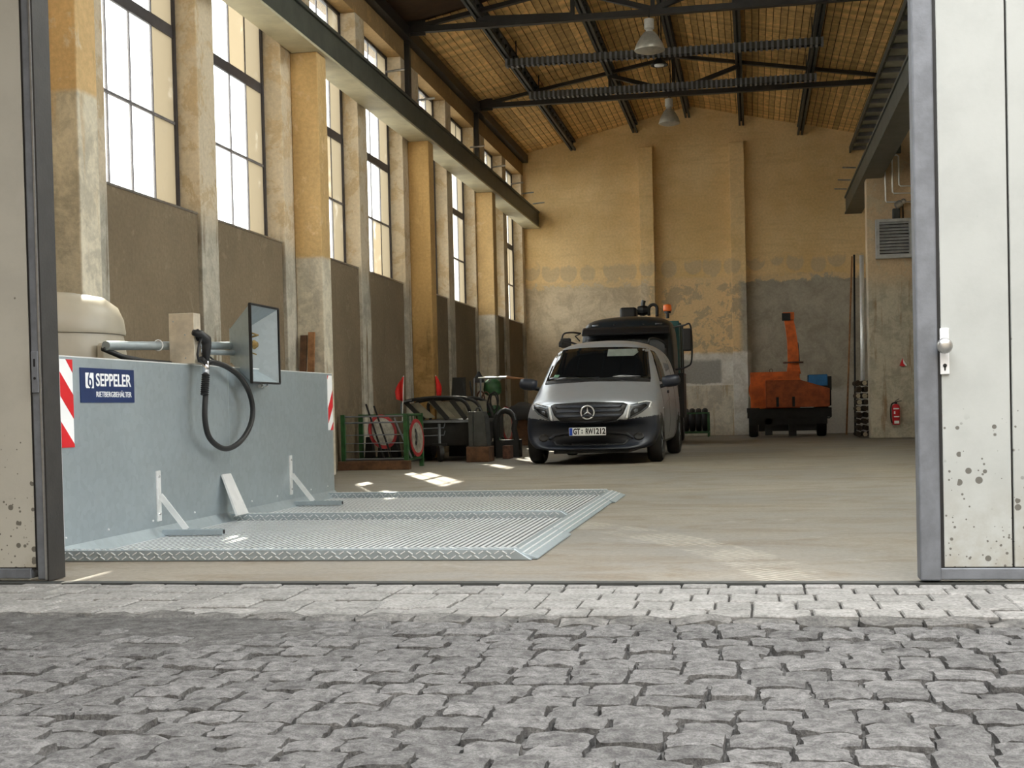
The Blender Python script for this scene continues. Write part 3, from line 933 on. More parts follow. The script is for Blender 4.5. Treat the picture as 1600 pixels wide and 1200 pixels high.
def kerb(y0, y1, xr):
    k = MB().prism([(PX0 - 0.03, 0.002), (xr + 0.10, 0.002), (xr, 0.066), (PX0 - 0.03, 0.066)], y0, y1).build('tread_kerb', M['galv'], pf, bevel=0.004)
    b = MB()
    n = int((xr - PX0) / 0.045)
    for r in range(2):
        for i in range(n):
            x = PX0 + 0.02 + 0.045 * (i + 0.5 * r)
            z = 0.02 + 0.026 * r
            d = (0.013, 0.008) if (i + r) % 2 else (0.013, -0.008)
            b.bar((x - d[0], y0 - 0.001, z - d[1]), (x + d[0], y0 - 0.001, z + d[1]), 0.005, 0.007, (0, 1, 0))
            b.bar((x - d[0], y0 + 0.03 + 0.03 * r, 0.066), (x + d[0], y0 + 0.03 + 0.03 * r + d[1], 0.066), 0.007, 0.005)
    tag(b.build('tread_pattern', M['galv_bright'], k), kind='stuff')
kerb(PYA, PYA + 0.10, -1.33)
kerb(10.0, 10.10, -1.45)
kerb(PYB - 0.10, PYB, -1.38)
for i, (a, b_, w) in enumerate(((PYA + 0.03, 8.75, 0.0), (8.76, 11.6, -0.03), (11.61, PYB - 0.02, 0.0))):
    rp = MB().prism([(PX1 - 0.01, 0.004), (PX1 - 0.01, 0.05), (PX1 + 0.03, 0.056), (PX1 + 0.16 + w, 0.012), (PX1 + 0.16 + w, 0.004)], a, b_).build('ramp_plate', M['galv'], pf, bevel=0.002)
    g = MB()
    for j in range(3):
        x = PX1 + 0.04 + 0.035 * j
        z = 0.056 - (x - PX1 - 0.03) * 0.338
        g.bar((x, a + 0.02, z), (x, b_ - 0.02, z), 0.008, 0.006)
    g.build('ramp_ribs', M['galv_bright'], rp)
# splash wall
for a, b_ in ((7.42, 10.06), (10.066, 12.72)):
    MB().box(-4.10, -4.086, a, b_, 0.07, 1.22).build('splash_panel', M['galv'], pf, bevel=0.002)
MB().prism([(-4.10, 0.075), (-4.085, 0.08), (-4.02, 0.012), (-4.10, 0.008)], 7.42, 12.72).build('bottom_flange', M['galv'], pf)
MB().box(-4.12, -4.07, 7.36, 7.418, 0.05, 1.225).build('end_post', M['galv_bright'], pf, bevel=0.003)
MB().box(-4.12, -4.084, 7.42, 12.72, 1.22, 1.228).build('top_edge', M['galv_bright'], pf)
for y in (7.36, 7.9, 8.55, 9.25, 10.4, 11.0, 11.9, 12.4):
    MB().lathe([(.008, 0), (.006, .006)], (-4.086, y + 0.1, 0.13), (1, 0, 0), 8).build('bolt', M['galv_bright'], pf)
def chevron(y0, y1, z0, z1, bits):
    c = MB().box(-4.086, -4.0815, y0, y1, z0, z1).build('warning_board', M['white'], pf)
    for poly in bits:
        MB().prism(poly, -4.0815, -4.0795, 'x').build('red_stripe', M['red'], c)
Y0 = 7.435
chevron(Y0, Y0 + .155, .672, 1.205, [[(Y0 + .075, 1.205), (Y0 + .155, 1.205), (Y0 + .155, 1.125)], [(Y0, 1.13), (Y0 + .155, .99), (Y0 + .155, .845), (Y0, .985)], [(Y0, .83), (Y0 + .155, .69), (Y0 + .155, .672), (Y0, .672)]])
Y0 = 12.565
chevron(Y0, Y0 + .15, .672, 1.205, [[(Y0, 1.205), (Y0, 1.17), (Y0 + .03, 1.205)], [(Y0, .885), (Y0 + .15, 1.06), (Y0 + .15, .90), (Y0, .74)], [(Y0, .672), (Y0 + .06, .672), (Y0 + .15, .75), (Y0 + .15, .68), (Y0 + .14, .672)]])
sg = MB().box(-4.086, -4.081, 7.685, 8.415, .943, 1.16).build('name_board', M['blue_sign'], pf)
text_obj('lettering', 'SEPPELER', 0.112, M['white'], sg, (-4.0800, 8.122, 1.083), (0, 1, 0), (0, 0, 1), 0.485, 0.002, 0.002)
text_obj('lettering', 'RIETBERGBEHÄLTER', 0.050, M['white'], sg, (-4.0800, 8.125, 0.994), (0, 1, 0), (0, 0, 1), 0.485, 0.002, 0.0)
e0, e1, f0, f1 = 7.748, 7.852, 1.034, 1.130
MB().prism([(e0 + .01, f0), (e1, f0), (e1, f1), (e0, f1), (e0, f0 + .01)], -4.081, -4.0795, 'x').build('emblem', M['white'], sg)
em = MB()
em.tube([(-4.0795, 7.802 + .021 * math.cos(q), 1.070 + .024 * math.sin(q)) for q in [2 * math.pi * k / 16 for k in range(16)]], 0.006, 6, True)
em.tube([(-4.0795, 7.781, 1.072), (-4.0795, 7.784, 1.100), (-4.0795, 7.800, 1.131)], 0.006, 6)
em.tube([(-4.0795, 7.823, 1.068), (-4.0795, 7.822, 1.048), (-4.0795, 7.806, 1.033)], 0.006, 6)
em.build('emblem_hook', M['blue_sign'], sg)
for y in (8.74, 11.45):
    br = MB().box(-4.085, -4.075, y - .03, y + .03, .12, .47).build('bracket', M['galv_bright'], pf)
    MB().bar((-4.07, y, .30), (-3.88, y, .06), 0.04, 0.012, (0, 1, 0)).build('strut', M['galv_bright'], br)
    MB().box(-4.05, -3.61, y - .025, y + .025, .022, .062).build('foot_tube', M['galv'], br, bevel=.004)
    MB().box(-3.612, -3.608, y - .017, y + .017, .03, .054).build('tube_end', M['black_plastic'], br)
    for z in (.17, .43):
        MB().lathe([(.01, 0), (.01, .008)], (-4.076, y, z), (1, 0, 0), 6).build('bolt', M['alu'], br)
MB().add([(-4.07, 9.86, .385), (-4.07, 10.03, .385), (-3.93, 10.03, .07), (-3.93, 9.80, .07), (-4.084, 9.86, .38), (-4.084, 10.03, .38), (-3.945, 10.03, .06), (-3.945, 9.80, .06)],
         [(0, 1, 2, 3), (7, 6, 5, 4), (0, 4, 5, 1), (1, 5, 6, 2), (2, 6, 7, 3), (3, 7, 4, 0)]).build('cover_plate', M['galv_bright'], pf)

# tank behind the wall
M['tank'] = simple('cream_grey_plastic', (176, 168, 150), 0.4, 0.0, 0.06, 2)
tk = thing('fuel_tank', (-5.3, 9.5, 0), 'rounded cream plastic fuel tank behind the galvanized wall', 'tank')
MB().lathe([(.50, .005), (.60, .04), (.61, .8), (.59, 1.2), (.565, 1.42), (.555, 1.475)], (-5.3, 9.5, 0), n=40).build('tank_body', M['tank'], tk, auto=40)
MB().lathe([(.57, 1.478), (.575, 1.5), (.56, 1.60), (.52, 1.69), (.42, 1.765), (.22, 1.80), (.01, 1.81)], (-5.3, 9.5, 0), n=40).build('tank_lid', M['tank'], tk, auto=50)
tb = MB().prism([(9.22, 1.12), (9.36, 1.12), (9.36, 1.30), (9.33, 1.38), (9.25, 1.40), (9.22, 1.38)], -4.76, -4.70, 'x').build('pump_bracket', M['tank'], tk, bevel=.01)
MB().lathe([(.012, 0), (.012, .01)], (-4.70, 9.30, 1.33), (1, 0, 0), 8).build('bolt', M['black_plastic'], tb)

# pipe, nozzle box, nozzle with hose, hood lamp
pp = thing('support_pipe', (-4.2, 8.6, 1.30), 'horizontal silver support pipe above the splash wall', 'pipe')
MB().tube([(-4.32, 8.50, 1.335), (-4.20, 10.42, 1.41)], .032, 14).build('pipe', M['galv'], pp, auto=40)
MB().tube([(-4.20, 9.5, 1.33), (-4.16, 10.42, 1.35)], .022, 12).build('lower_pipe', M['galv'], pp, auto=40)
for y in (9.2, 9.55):
    MB().tube([(-4.265 + .036 * math.cos(a), y, 1.365 + .04 * math.sin(a)) for a in [math.radians(q * 30) for q in range(12)]], .004, 6, True).build('cable_tie', M['white'], pp)
MB().tube([(-4.22, 9.5, 1.325), (-4.15, 9.8, 1.32), (-4.13, 10.0, 1.24), (-4.13, 10.1, 1.2)], .008, 6).build('cable', M['black_plastic'], pp)
tag(MB().tube([(-4.34, 8.5, 1.315), (-4.30, 8.7, 1.265), (-4.26, 8.95, 1.24), (-4.22, 9.3, 1.232)], .02, 8).build('suction_hose', M['rubber'], smooth=True, origin=(-4.3, 8.9, 1.25)), 'black suction hose sagging from the tank to the nozzle box', 'hose')
nb = thing('nozzle_box', (-4.13, 9.36, 1.225), 'upright bare metal box holding the fuel nozzle', 'box')
M['raw_alu'] = simple('raw_aluminium', (208, 198, 178), 0.45, 0.45, 0.1, 10)
MB().box(-4.225, -4.03, 9.30, 9.425, 1.23, 1.60).build('housing', M['raw_alu'], nb, bevel=.003)
for x, z in ((-4.19, 1.54), (-4.10, 1.44), (-4.10, 1.27)):
    MB().lathe([(.006, 0), (.005, .004)], (x, 9.30, z), (0, -1, 0), 8).build('rivet', M['galv'], nb)
MB().lathe([(.045, 0), (.045, .006)], (-4.03, 9.365, 1.44), (1, 0, 0), 16).build('nozzle_holster', M['black_plastic'], nb)
nz = thing('fuel_nozzle', (-3.98, 9.36, 1.25), 'black fuel nozzle with looped delivery hose hanging on the metal box', 'nozzle')
MB().tube([(-4.03, 9.28, 1.455), (-3.99, 9.32, 1.445), (-3.98, 9.40, 1.405), (-3.98, 9.41, 1.36), (-3.98, 9.385, 1.25)], [.022, .03, .042, .036, .028], 12).build('nozzle_body', M['black_plastic'], nz, smooth=True)
MB().tube([(-3.985, 9.34, 1.43), (-3.985, 9.28, 1.36), (-3.985, 9.25, 1.29), (-3.985, 9.27, 1.245), (-3.985, 9.38, 1.23)], .010, 8).build('trigger_guard', M['black_plastic'], nz, smooth=True)
MB().tube([(-3.98, 9.385, 1.25), (-3.98, 9.38, 1.15)], .026, 12).build('swivel', M['chrome'], nz, smooth=True)
sl = [(-3.98, 9.378 - .017 * i / 10, 1.15 - .155 * i / 20) for i in range(21)]
MB().tube(sl, [.032 if i % 2 else .025 for i in range(21)], 12).build('bend_sleeve', M['rubber'], nz)
hp = [(9.365, 1.0), (9.361, .983), (9.34, .818), (9.422, .674), (9.685, .589), (9.972, .62), (10.21, .73), (10.305, .873), (10.232, 1.027), (10.037, 1.147), (9.756, 1.22), (9.486, 1.241), (9.40, 1.235), (9.30, 1.26)]
def catmull(pts, n=6):
    out = []
    for i in range(len(pts) - 1):
        p0, p1, p2, p3 = pts[max(i - 1, 0)], pts[i], pts[i + 1], pts[min(i + 2, len(pts) - 1)]
        for k in range(n):
            t = k / n
            out.append(tuple(0.5 * (2 * b + (c - a) * t + (2 * a - 5 * b + 4 * c - d) * t * t + (3 * b - a - 3 * c + d) * t ** 3) for a, b, c, d in zip(p0, p1, p2, p3)))
    out.append(pts[-1])
    return out
MB().tube(catmull([(-3.98, y, z) for y, z in hp]), .021, 12).build('delivery_hose', M['rubber'], nz, smooth=True)

hd = thing('hood_lamp', (-4.1, 10.54, 1.10), 'zinc hood lamp with black edging on the support pipe', 'lamp')
O = [(-3.95, 10.22, 1.73), (-3.95, 10.86, 1.73), (-3.95, 10.86, 1.10), (-3.95, 10.22, 1.10)]
B = [(-4.19, 10.40, 1.55), (-4.19, 10.67, 1.55), (-4.19, 10.67, 1.27), (-4.19, 10.40, 1.27)]
names = ['hood_top', 'hood_far_side', 'hood_bottom', 'hood_near_side']
for i in range(4):
    j = (i + 1) % 4
    o = MB().add([O[i], O[j], B[j], B[i]], [(0, 1, 2, 3)]).build('hood_side', M['galv'], hd)
    s = o.modifiers.new('thick', 'SOLIDIFY'); s.thickness = .005
    MB().bar(O[i], O[j], .016, .022, (1, 0, 0)).build('edge_strip', M['rubber'], hd)
MB().box(-4.20, -4.19, 10.40, 10.67, 1.27, 1.55).build('hood_back', M['galv'], hd)
M['brass'] = simple('old_brass', (150, 126, 76), 0.45, 0.6, 0.2, 20)
lb = MB().lathe([(.03, 0), (.05, .02), (.055, .08), (.03, .12), (.04, .14), (.02, .17)], (-4.19, 10.56, 1.42), (1, 0, 0), 14).build('lamp_holder', M['brass'], hd, auto=40)
MB().tube([(-4.12, 10.54, 1.36), (-4.06, 10.54, 1.35), (-4.05, 10.6, 1.34)], .006, 6).build('wire_end', M['brass'], lb)
MB().tube([(-4.13, 10.52, 1.49), (-4.04, 10.5, 1.51), (-4.03, 10.60, 1.50), (-4.12, 10.6, 1.48)], .008, 6, True).build('bulb_cage', M['brass'], lb)
MB().tube([(-4.0, 10.6, 1.10), (-3.99, 10.62, 1.07), (-3.99, 10.68, 1.08), (-4.0, 10.7, 1.1)], .006, 6).lathe([(.015, 0), (.015, .05)], (-4.0, 10.52, 1.075), (0, 1, 0), 10).build('cable_gland', M['alu'], hd)
# ================================================================ vehicles
M['van_silver'] = simple('silver_car_paint', (186, 191, 198), 0.3, 0.6, 0.02)
M['van_dark'] = simple('dark_grey_bumper', (42, 47, 58), 0.4, 0.1, 0.04)
M['car_glass'] = simple('dark_car_glass', (14, 16, 18), 0.06, 0.0, 0.02)
M['lamp_glass'] = simple('clear_headlight', (120, 126, 134), 0.12, 0.4, 0.05, 40)
M['led'] = simple('white_light_guide', (240, 242, 245), 0.2, 0.0, 0.01)
M['lamp_dark'] = simple('headlight_inner', (44, 46, 50), 0.2, 0.3, 0.05)
M['star'] = simple('bright_star_metal', (236, 236, 238), 0.25, 0.5, 0.02)
M['dull_plastic'] = simple('dull_black_plastic', (24, 24, 25), 0.8)
M['rim'] = simple('wheel_rim', (120, 124, 128), 0.35, 0.8, 0.05)
M['plate_blue'] = simple('plate_blue_field', (30, 70, 170), 0.4, 0.0, 0.02)
M['plate_black'] = simple('plate_lettering', (12, 12, 12), 0.5, 0.0, 0.02)

def loft_body(name, stations, curve, levels=2):
    """stations: (y, [(x, z) half profile bottom centre -> top centre]); curve(y): how far the sides sweep back"""
    b = MB()
    rows = []
    for y, pts in stations:
        full = [(-x, z) for x, z in pts[::-1]] + [(x, z) for x, z in pts[1:] if True]
        full = [(x, z) for x, z in [(-p[0], p[1]) for p in pts[::-1]]][:-1] + [(p[0], p[1]) for p in pts]
        wmax = max(p[0] for p in pts)
        rows.append([(x, y + curve(y) * (abs(x) / wmax) ** 2.6, z) for x, z in full])
    n, m = len(rows), len(rows[0])
    vs = [p for r in rows for p in r]
    fs = []
    for i in range(n - 1):
        for j in range(m - 1):
            fs.append((i * m + j, i * m + j + 1, (i + 1) * m + j + 1, (i + 1) * m + j))
    # front and rear caps as strips joining the left and right halves
    for i in (0, n - 1):
        for j in range(m // 2):
            a, c = i * m + j, i * m + m - 1 - j
            a2, c2 = i * m + j + 1, i * m + m - 2 - j
            if len({a, a2, c2, c}) == 4: fs.append((a, a2, c2, c))
            elif len({a, a2, c}) == 3: fs.append((a, a2, c))
    b.add(vs, fs)
    me = b.mesh(name)
    bm = bmesh.new(); bm.from_mesh(me)
    bmesh.ops.remove_doubles(bm, verts=bm.verts, dist=1e-4)
    bmesh.ops.recalc_face_normals(bm, faces=bm.faces)
    bm.to_mesh(me); bm.free()
    o = bpy.data.objects.new('tmp', me); COL.objects.link(o)
    s = o.modifiers.new('s', 'SUBSURF'); s.levels = levels; s.render_levels = levels
    bpy.context.view_layer.update()
    out = bpy.data.meshes.new_from_object(o.evaluated_get(bpy.context.evaluated_depsgraph_get()))
    bpy.data.objects.remove(o)
    return out
def split_mesh(me, test):
    """-> list of meshes keyed by test(face centre)"""
    keys = {}
    for p in me.polygons:
        keys.setdefault(test(p.center), []).append(p)
    res = {}
    for k, ps in keys.items():
        used = {}
        vs, fs = [], []
        for p in ps:
            f = []
            for i in p.vertices:
                if i not in used:
                    used[i] = len(vs); vs.append(me.vertices[i].co.copy())
                f.append(used[i])
            fs.append(tuple(f))
        m2 = bpy.data.meshes.new(k)
        m2.from_pydata(vs, [], fs)
        for q in m2.polygons: q.use_smooth = True
        res[k] = m2
    return res
def bvh_of(me):
    return BVHTree.FromPolygons([v.co for v in me.vertices], [tuple(p.vertices) for p in me.polygons])
def patch(name, poly, tree, mat, parent, axis='y', off=0.006, thick=0.008, size=0.05, frm=-3.0):
    """sheet that follows a body: poly is (x, z) seen along +y, or (y, z) seen along -x (axis '-x') / +x"""
    bm = bmesh.new()
    mk = {'y': lambda u, w: Vector((u, frm, w)), '-x': lambda u, w: Vector((3.0, u, w)), 'x': lambda u, w: Vector((-3.0, u, w))}[axis]
    d = {'y': Vector((0, 1, 0)), '-x': Vector((-1, 0, 0)), 'x': Vector((1, 0, 0))}[axis]
    f = bm.faces.new([bm.verts.new(mk(u, w)) for u, w in poly])
    bmesh.ops.triangulate(bm, faces=[f])
    for _ in range(5):
        es = [e for e in bm.edges if e.calc_length() > size]
        if not es: break
        bmesh.ops.subdivide_edges(bm, edges=es, cuts=1, use_grid_fill=False)
        bmesh.ops.triangulate(bm, faces=bm.faces)
    for v in bm.verts:
        h = tree.ray_cast(v.co, d, 10)
        if h[0] is None:
            h2 = tree.find_nearest(v.co + d * 3)
            v.co = Vector(h2[0]) if axis != 'y' else Vector((v.co.x, h2[0].y, v.co.z))
        else:
            v.co = h[0]
        v.co -= d * off
    me = bpy.data.meshes.new(name)
    bmesh.ops.recalc_face_normals(bm, faces=bm.faces)
    bm.to_mesh(me); bm.free()
    for p in me.polygons: p.use_smooth = True
    o = mesh_obj(name, me, mat, parent)
    s = o.modifiers.new('thick', 'SOLIDIFY'); s.thickness = thick; s.offset = 0
    ORIGIN[o] = Vector((0, 0, 0))
    return o
def wheel(parent, x, y, r, w, side, rimmat, steer=0.0):
    t = MB()
    prof = [(r * .62, -w / 2 + .01), (r * .9, -w / 2), (r * .985, -w / 2 + .03), (r, -w / 4), (r, w / 4), (r * .985, w / 2 - .03), (r * .9, w / 2), (r * .62, w / 2 - .01)]
    t.lathe(prof, (x, y, r), (1, 0, 0), 32, cap=False)
    for q in (-.3, 0, .3):
        pass
    o = t.build('tyre', M['rubber'], parent, auto=35)
    rm = MB()
    xs = x + side * (w / 2 - .03)
    rm.lathe([(.02, 0), (r * .18, .0), (r * .2, -side * .01), (r * .60, -side * .03), (r * .635, side * .01), (r * .60, side * .012), (r * .58, -side * .06)], (xs, y, r), (1, 0, 0), 28, cap=False)
    rr = rm.build('rim', rimmat, o, auto=35)
    sp = MB()
    for k in range(5):
        a = 2 * math.pi * k / 5
        sp.bar((xs + side * .012, y + .04 * math.cos(a), r + .04 * math.sin(a)), (xs + side * .005, y + r * .58 * math.cos(a), r + r * .58 * math.sin(a)), .05, .03, (1, 0, 0))
    sp.build('spokes', rimmat, rr)
    return o

# ---- the van, built in its own frame: front at y = 0, driving direction -y
van = thing('delivery_van', (-2.35, 19.12, 0), 'silver panel van with dark grey bumper facing the gate', 'van', world=False)
van.rotation_euler = (0, 0, math.radians(-1.4))
st = [
 (0.00, [(0, .25), (.45, .25), (.68, .28), (.78, .36), (.80, .46), (.78, .54), (.72, .58), (.45, .60), (.2, .60), (0, .60)]),
 (0.035, [(0, .21), (.52, .21), (.80, .25), (.90, .36), (.915, .48), (.90, .60), (.83, .68), (.52, .72), (.25, .73), (0, .73)]),
 (0.09, [(0, .20), (.56, .20), (.84, .23), (.945, .36), (.96, .52), (.945, .68), (.87, .80), (.56, .86), (.28, .88), (0, .885)]),
 (0.16, [(0, .20), (.58, .20), (.86, .22), (.955, .36), (.975, .55), (.96, .74), (.89, .87), (.60, .93), (.3, .955), (0, .96)]),
 (0.30, [(0, .20), (.60, .20), (.87, .22), (.96, .36), (.98, .58), (.965, .80), (.90, .93), (.62, .99), (.3, 1.01), (0, 1.015)]),
 (0.62, [(0, .20), (.60, .20), (.88, .22), (.965, .36), (.985, .60), (.965, .88), (.91, 1.02), (.66, 1.09), (.3, 1.115), (0, 1.12)]),
 (0.86, [(0, .20), (.60, .20), (.88, .22), (.965, .36), (.985, .62), (.965, .95), (.915, 1.09), (.74, 1.16), (.35, 1.195), (0, 1.20)]),
 (0.95, [(0, .20), (.60, .20), (.88, .22), (.965, .36), (.985, .62), (.965, .97), (.915, 1.12), (.76, 1.21), (.35, 1.255), (0, 1.26)]),
 (1.30, [(0, .20), (.60, .20), (.88, .22), (.965, .36), (.985, .64), (.965, 1.02), (.88, 1.27), (.755, 1.46), (.35, 1.52), (0, 1.53)]),
 (1.62, [(0, .20), (.60, .20), (.88, .22), (.965, .36), (.985, .64), (.965, 1.05), (.865, 1.40), (.72, 1.69), (.35, 1.76), (0, 1.77)]),
 (1.78, [(0, .20), (.60, .20), (.88, .22), (.965, .36), (.985, .64), (.965, 1.06), (.86, 1.45), (.715, 1.76), (.35, 1.825), (0, 1.835)]),
 (2.20, [(0, .20), (.60, .20), (.88, .22), (.965, .36), (.985, .64), (.965, 1.08), (.86, 1.48), (.72, 1.80), (.38, 1.88), (0, 1.89)]),
 (3.40, [(0, .20), (.60, .20), (.88, .22), (.965, .36), (.985, .64), (.965, 1.08), (.87, 1.50), (.74, 1.82), (.38, 1.90), (0, 1.91)]),
 (4.70, [(0, .22), (.60, .22), (.88, .24), (.955, .36), (.975, .64), (.955, 1.08), (.865, 1.48), (.74, 1.79), (.38, 1.87), (0, 1.88)]),
 (5.02, [(0, .28), (.55, .28), (.82, .30), (.90, .40), (.92, .64), (.90, 1.05), (.82, 1.42), (.70, 1.70), (.36, 1.78), (0, 1.79)]),
]
def vcurve(y):
    return 0.34 - 0.10 * min(y, 1.0) if y < 1.0 else max(0.0, 0.24 * (1 - (y - 1.0) / 1.4))
body = loft_body('van_body', st, vcurve, 3)
vt = bvh_of(body)
def van_part(c):
    top = .64 if abs(c.x) < .5 else .64 + .12 * (abs(c.x) - .5)
    if c.y < .62 and c.z < top: return 'bumper'
    if c.z < .30: return 'sill'
    for yc in (.92, 4.12):
        if (c.y - yc) ** 2 + (c.z - .34) ** 2 < .385 ** 2 and abs(c.x) > .6: return 'wheel_arch' + ('' if yc < 2 else '_rear') + ('' if c.x < 0 else '_offside')
    return 'body_shell'
for k, m2 in split_mesh(body, van_part).items():
    o = mesh_obj('wheel_arch' if k.startswith('wheel_arch') else k, m2, M['van_silver'] if k == 'body_shell' else M['black_plastic'] if k.startswith('wheel_arch') else M['van_dark'], van)
    ORIGIN[o] = Vector((0, 0, 0))
for x, s in ((-.885, -1), (.885, 1)):
    for y in (.92, 4.12):
        wheel(van, x, y, .335, .215, s, M['rim'])
# front
patch('windscreen', [(-.80, 1.235), (-.4, 1.255), (0, 1.26), (.4, 1.255), (.80, 1.235), (.70, 1.72), (.35, 1.745), (0, 1.75), (-.35, 1.745), (-.70, 1.72)], vt, M['car_glass'], van, 'y', .006, .008, .08)
patch('sun_visor', [(.12, 1.60), (.52, 1.60), (.58, 1.66), (.55, 1.715), (.12, 1.715)], vt, simple('grey_visor', (112, 118, 112), .6), van, 'y', .012, .002)
patch('sticker', [(-.68, 1.29), (-.60, 1.29), (-.58, 1.33), (-.66, 1.335)], vt, simple('green_sticker', (110, 160, 130), .5), van, 'y', .012, .002)
patch('cowl', [(-.80, 1.19), (0, 1.215), (.80, 1.19), (.80, 1.24), (0, 1.262), (-.80, 1.24)], vt, M['black_plastic'], van, 'y', .008, .006, .08)
for a, b_ in ((-.62, .05), (.05, .66)):
    patch('wiper', [(a, 1.245), (b_, 1.262), (b_, 1.276), (a, 1.262)], vt, M['black_plastic'], van, 'y', .02, .01)
gr = patch('grille', [(-.50, .885), (0, .905), (.50, .885), (.56, .86), (.50, .72), (.40, .63), (.2, .602), (-.2, .602), (-.40, .63), (-.50, .72), (-.56, .86)], vt, M['black_plastic'], van, 'y', .008, .012)
for z in (.69, .76, .825):
    patch('grille_bar', [(-.47, z), (.47, z), (.49, z + .035), (-.49, z + .035)], vt, M['van_dark'], gr, 'y', .022, .014)
patch('grille_surround', [(-.40, .63), (-.2, .602), (.2, .602), (.40, .63), (.43, .62), (.22, .585), (-.22, .585), (-.43, .62)], vt, M['van_dark'], gr, 'y', .02, .012)
hy = vt.ray_cast(Vector((0, -3, .755)), Vector((0, 1, 0)))[0].y - .035
star = MB().tube([(.095 * math.cos(a), hy, .755 + .095 * math.sin(a)) for a in [2 * math.pi * k / 32 for k in range(32)]], .011, 8, True)
for k in range(3):
    a = math.pi / 2 + 2 * math.pi * k / 3
    star.add([(.092 * math.cos(a), hy, .755 + .092 * math.sin(a)), (.018 * math.cos(a + 1.05), hy + .008, .755 + .018 * math.sin(a + 1.05)), (.018 * math.cos(a - 1.05), hy + .008, .755 + .018 * math.sin(a - 1.05)), (0, hy - .014, .755)],
             [(0, 1, 3), (0, 3, 2), (0, 2, 1), (1, 2, 3)])
star.build('star_emblem', M['star'], gr, auto=30)
for s in (-1, 1):
    P = lambda pts: [(s * u, w) for u, w in pts]
    h = patch('headlight', P([(.52, .645), (.60, .655), (.76, .74), (.86, .83), (.885, .90), (.80, .905), (.62, .855), (.58, .85), (.55, .74)]), vt, M['lamp_glass'], van, 'y', .008, .01)
    patch('lamp_housing', P([(.60, .68), (.74, .755), (.83, .835), (.80, .86), (.64, .82), (.60, .75)]), vt, M['lamp_dark'], h, 'y', .014, .006, .04)
    patch('daylight_strip', P([(.525, .645), (.56, .65), (.60, .85), (.575, .85)]), vt, M['led'], h, 'y', .016, .006, .04)
    patch('daylight_strip', P([(.84, .80), (.86, .81), (.89, .895), (.80, .91), (.70, .885), (.70, .87), (.80, .892), (.865, .885)]), vt, M['led'], h, 'y', .016, .006, .03)
    patch('projector', P([(.66, .735), (.70, .75), (.705, .79), (.67, .795), (.645, .77)]), vt, M['lamp_glass'], h, 'y', .02, .006, .03)
    fg = patch('fog_lamp', P([(.70 + .075 * math.cos(a), .395 + .055 * math.sin(a)) for a in [2 * math.pi * k / 14 for k in range(14)]]), vt, M['black_plastic'], van, 'y', .008, .01, .04)
lo = patch('lower_intake', [(-.50, .28), (.50, .28), (.56, .34), (.52, .415), (.3, .44), (-.3, .44), (-.52, .415), (-.56, .34)], vt, M['black_plastic'], van, 'y', .006, .01)
patch('intake_lip', [(-.52, .42), (-.3, .445), (.3, .445), (.52, .42), (.60, .36), (.63, .38), (.54, .455), (.3, .475), (-.3, .475), (-.54, .455), (-.63, .38), (-.60, .36)], vt, M['van_dark'], van, 'y', .014, .012, .04)
py = -.022
pt = MB().box(-.265, .265, py - .012, py + .02, .425, .54).build('number_plate', M['white'], van, bevel=.004)
MB().box(-.26, -.215, py - .014, py - .012, .43, .535).build('plate_field', M['plate_blue'], pt)
for i, (tx, xx, ww) in enumerate((('GT', -.155, .10), ('RW', .028, .11), ('1212', .17, .165))):
    text_obj('lettering', tx, .115, M['plate_black'], pt, (xx, py - .013, .482), (1, 0, 0), (0, 0, 1), ww, .002, .004, local=True)
MB().lathe([(.012, 0), (.012, .002)], (-.075, py - .012, .50), (0, -1, 0), 12).lathe([(.012, 0), (.012, .002)], (-.075, py - .012, .465), (0, -1, 0), 12).build('plate_seal', M['galv_frame'], pt)
# right-hand side seen from the gate
sw = M['car_glass']
patch('side_window', [(1.50, 1.20), (2.28, 1.17), (2.28, 1.68), (1.98, 1.70), (1.72, 1.52)], vt, sw, van, '-x', .004, .008, .08)
patch('side_window', [(1.50, 1.20), (2.28, 1.17), (2.28, 1.68), (1.98, 1.70), (1.72, 1.52)], vt, sw, van, 'x', .004, .008, .08)
for y in (1.36, 2.36, 3.55):
    patch('door_seam', [(y, .34), (y + .012, .34), (y + .012, 1.74 if y > 2 else 1.10), (y, 1.74 if y > 2 else 1.10)], vt, M['black_plastic'], van, '-x', .001, .004, .1)
patch('door_handle', [(2.08, 1.02), (2.24, 1.03), (2.24, 1.07), (2.08, 1.06)], vt, M['black_plastic'], van, '-x', .02, .02, .1)
patch('waist_crease', [(1.2, .78), (2.4, .92), (4.5, .95), (4.5, .965), (2.4, .935), (1.2, .795)], vt, M['van_silver'], van, '-x', .004, .01, .12)
for i, (a, b_) in enumerate(((2.75, .12), (2.95, .1), (3.12, .14), (3.34, .1), (3.5, .08))):
    patch('side_logo', [(a, 1.38 + .015 * i), (a + b_, 1.38 + .015 * i), (a + b_, 1.52), (a, 1.52)], vt, M['galv_frame'], van, '-x', .004, .004, .06)
for s in (-1, 1):
    mr = MB()
    mr.lathe([(.02, -.14), (.075, -.13), (.092, -.05), (.09, .06), (.07, .12), (.02, .135)], (s * 1.10, 1.30, 1.20), (s, 0, .12), 18)
    o = mr.build('mirror', M['van_dark'], van, smooth=True)
    MB().tube([(s * .93, 1.30, 1.12), (s * 1.02, 1.30, 1.14)], .03, 8).build('mirror_arm', M['black_plastic'], o, smooth=True)
    MB().tube(catmull([(s * .70, 1.95, 1.80), (s * .71, 2.05, 1.87), (s * .73, 2.5, 1.905), (s * .74, 3.5, 1.92), (s * .74, 4.4, 1.90), (s * .73, 4.6, 1.84)], 4), .018, 8).build('roof_rail', M['dull_plastic'], van, smooth=True)
MB().box(-.55, .55, .3, 4.8, .16, .24).build('underbody', M['black_plastic'], van)

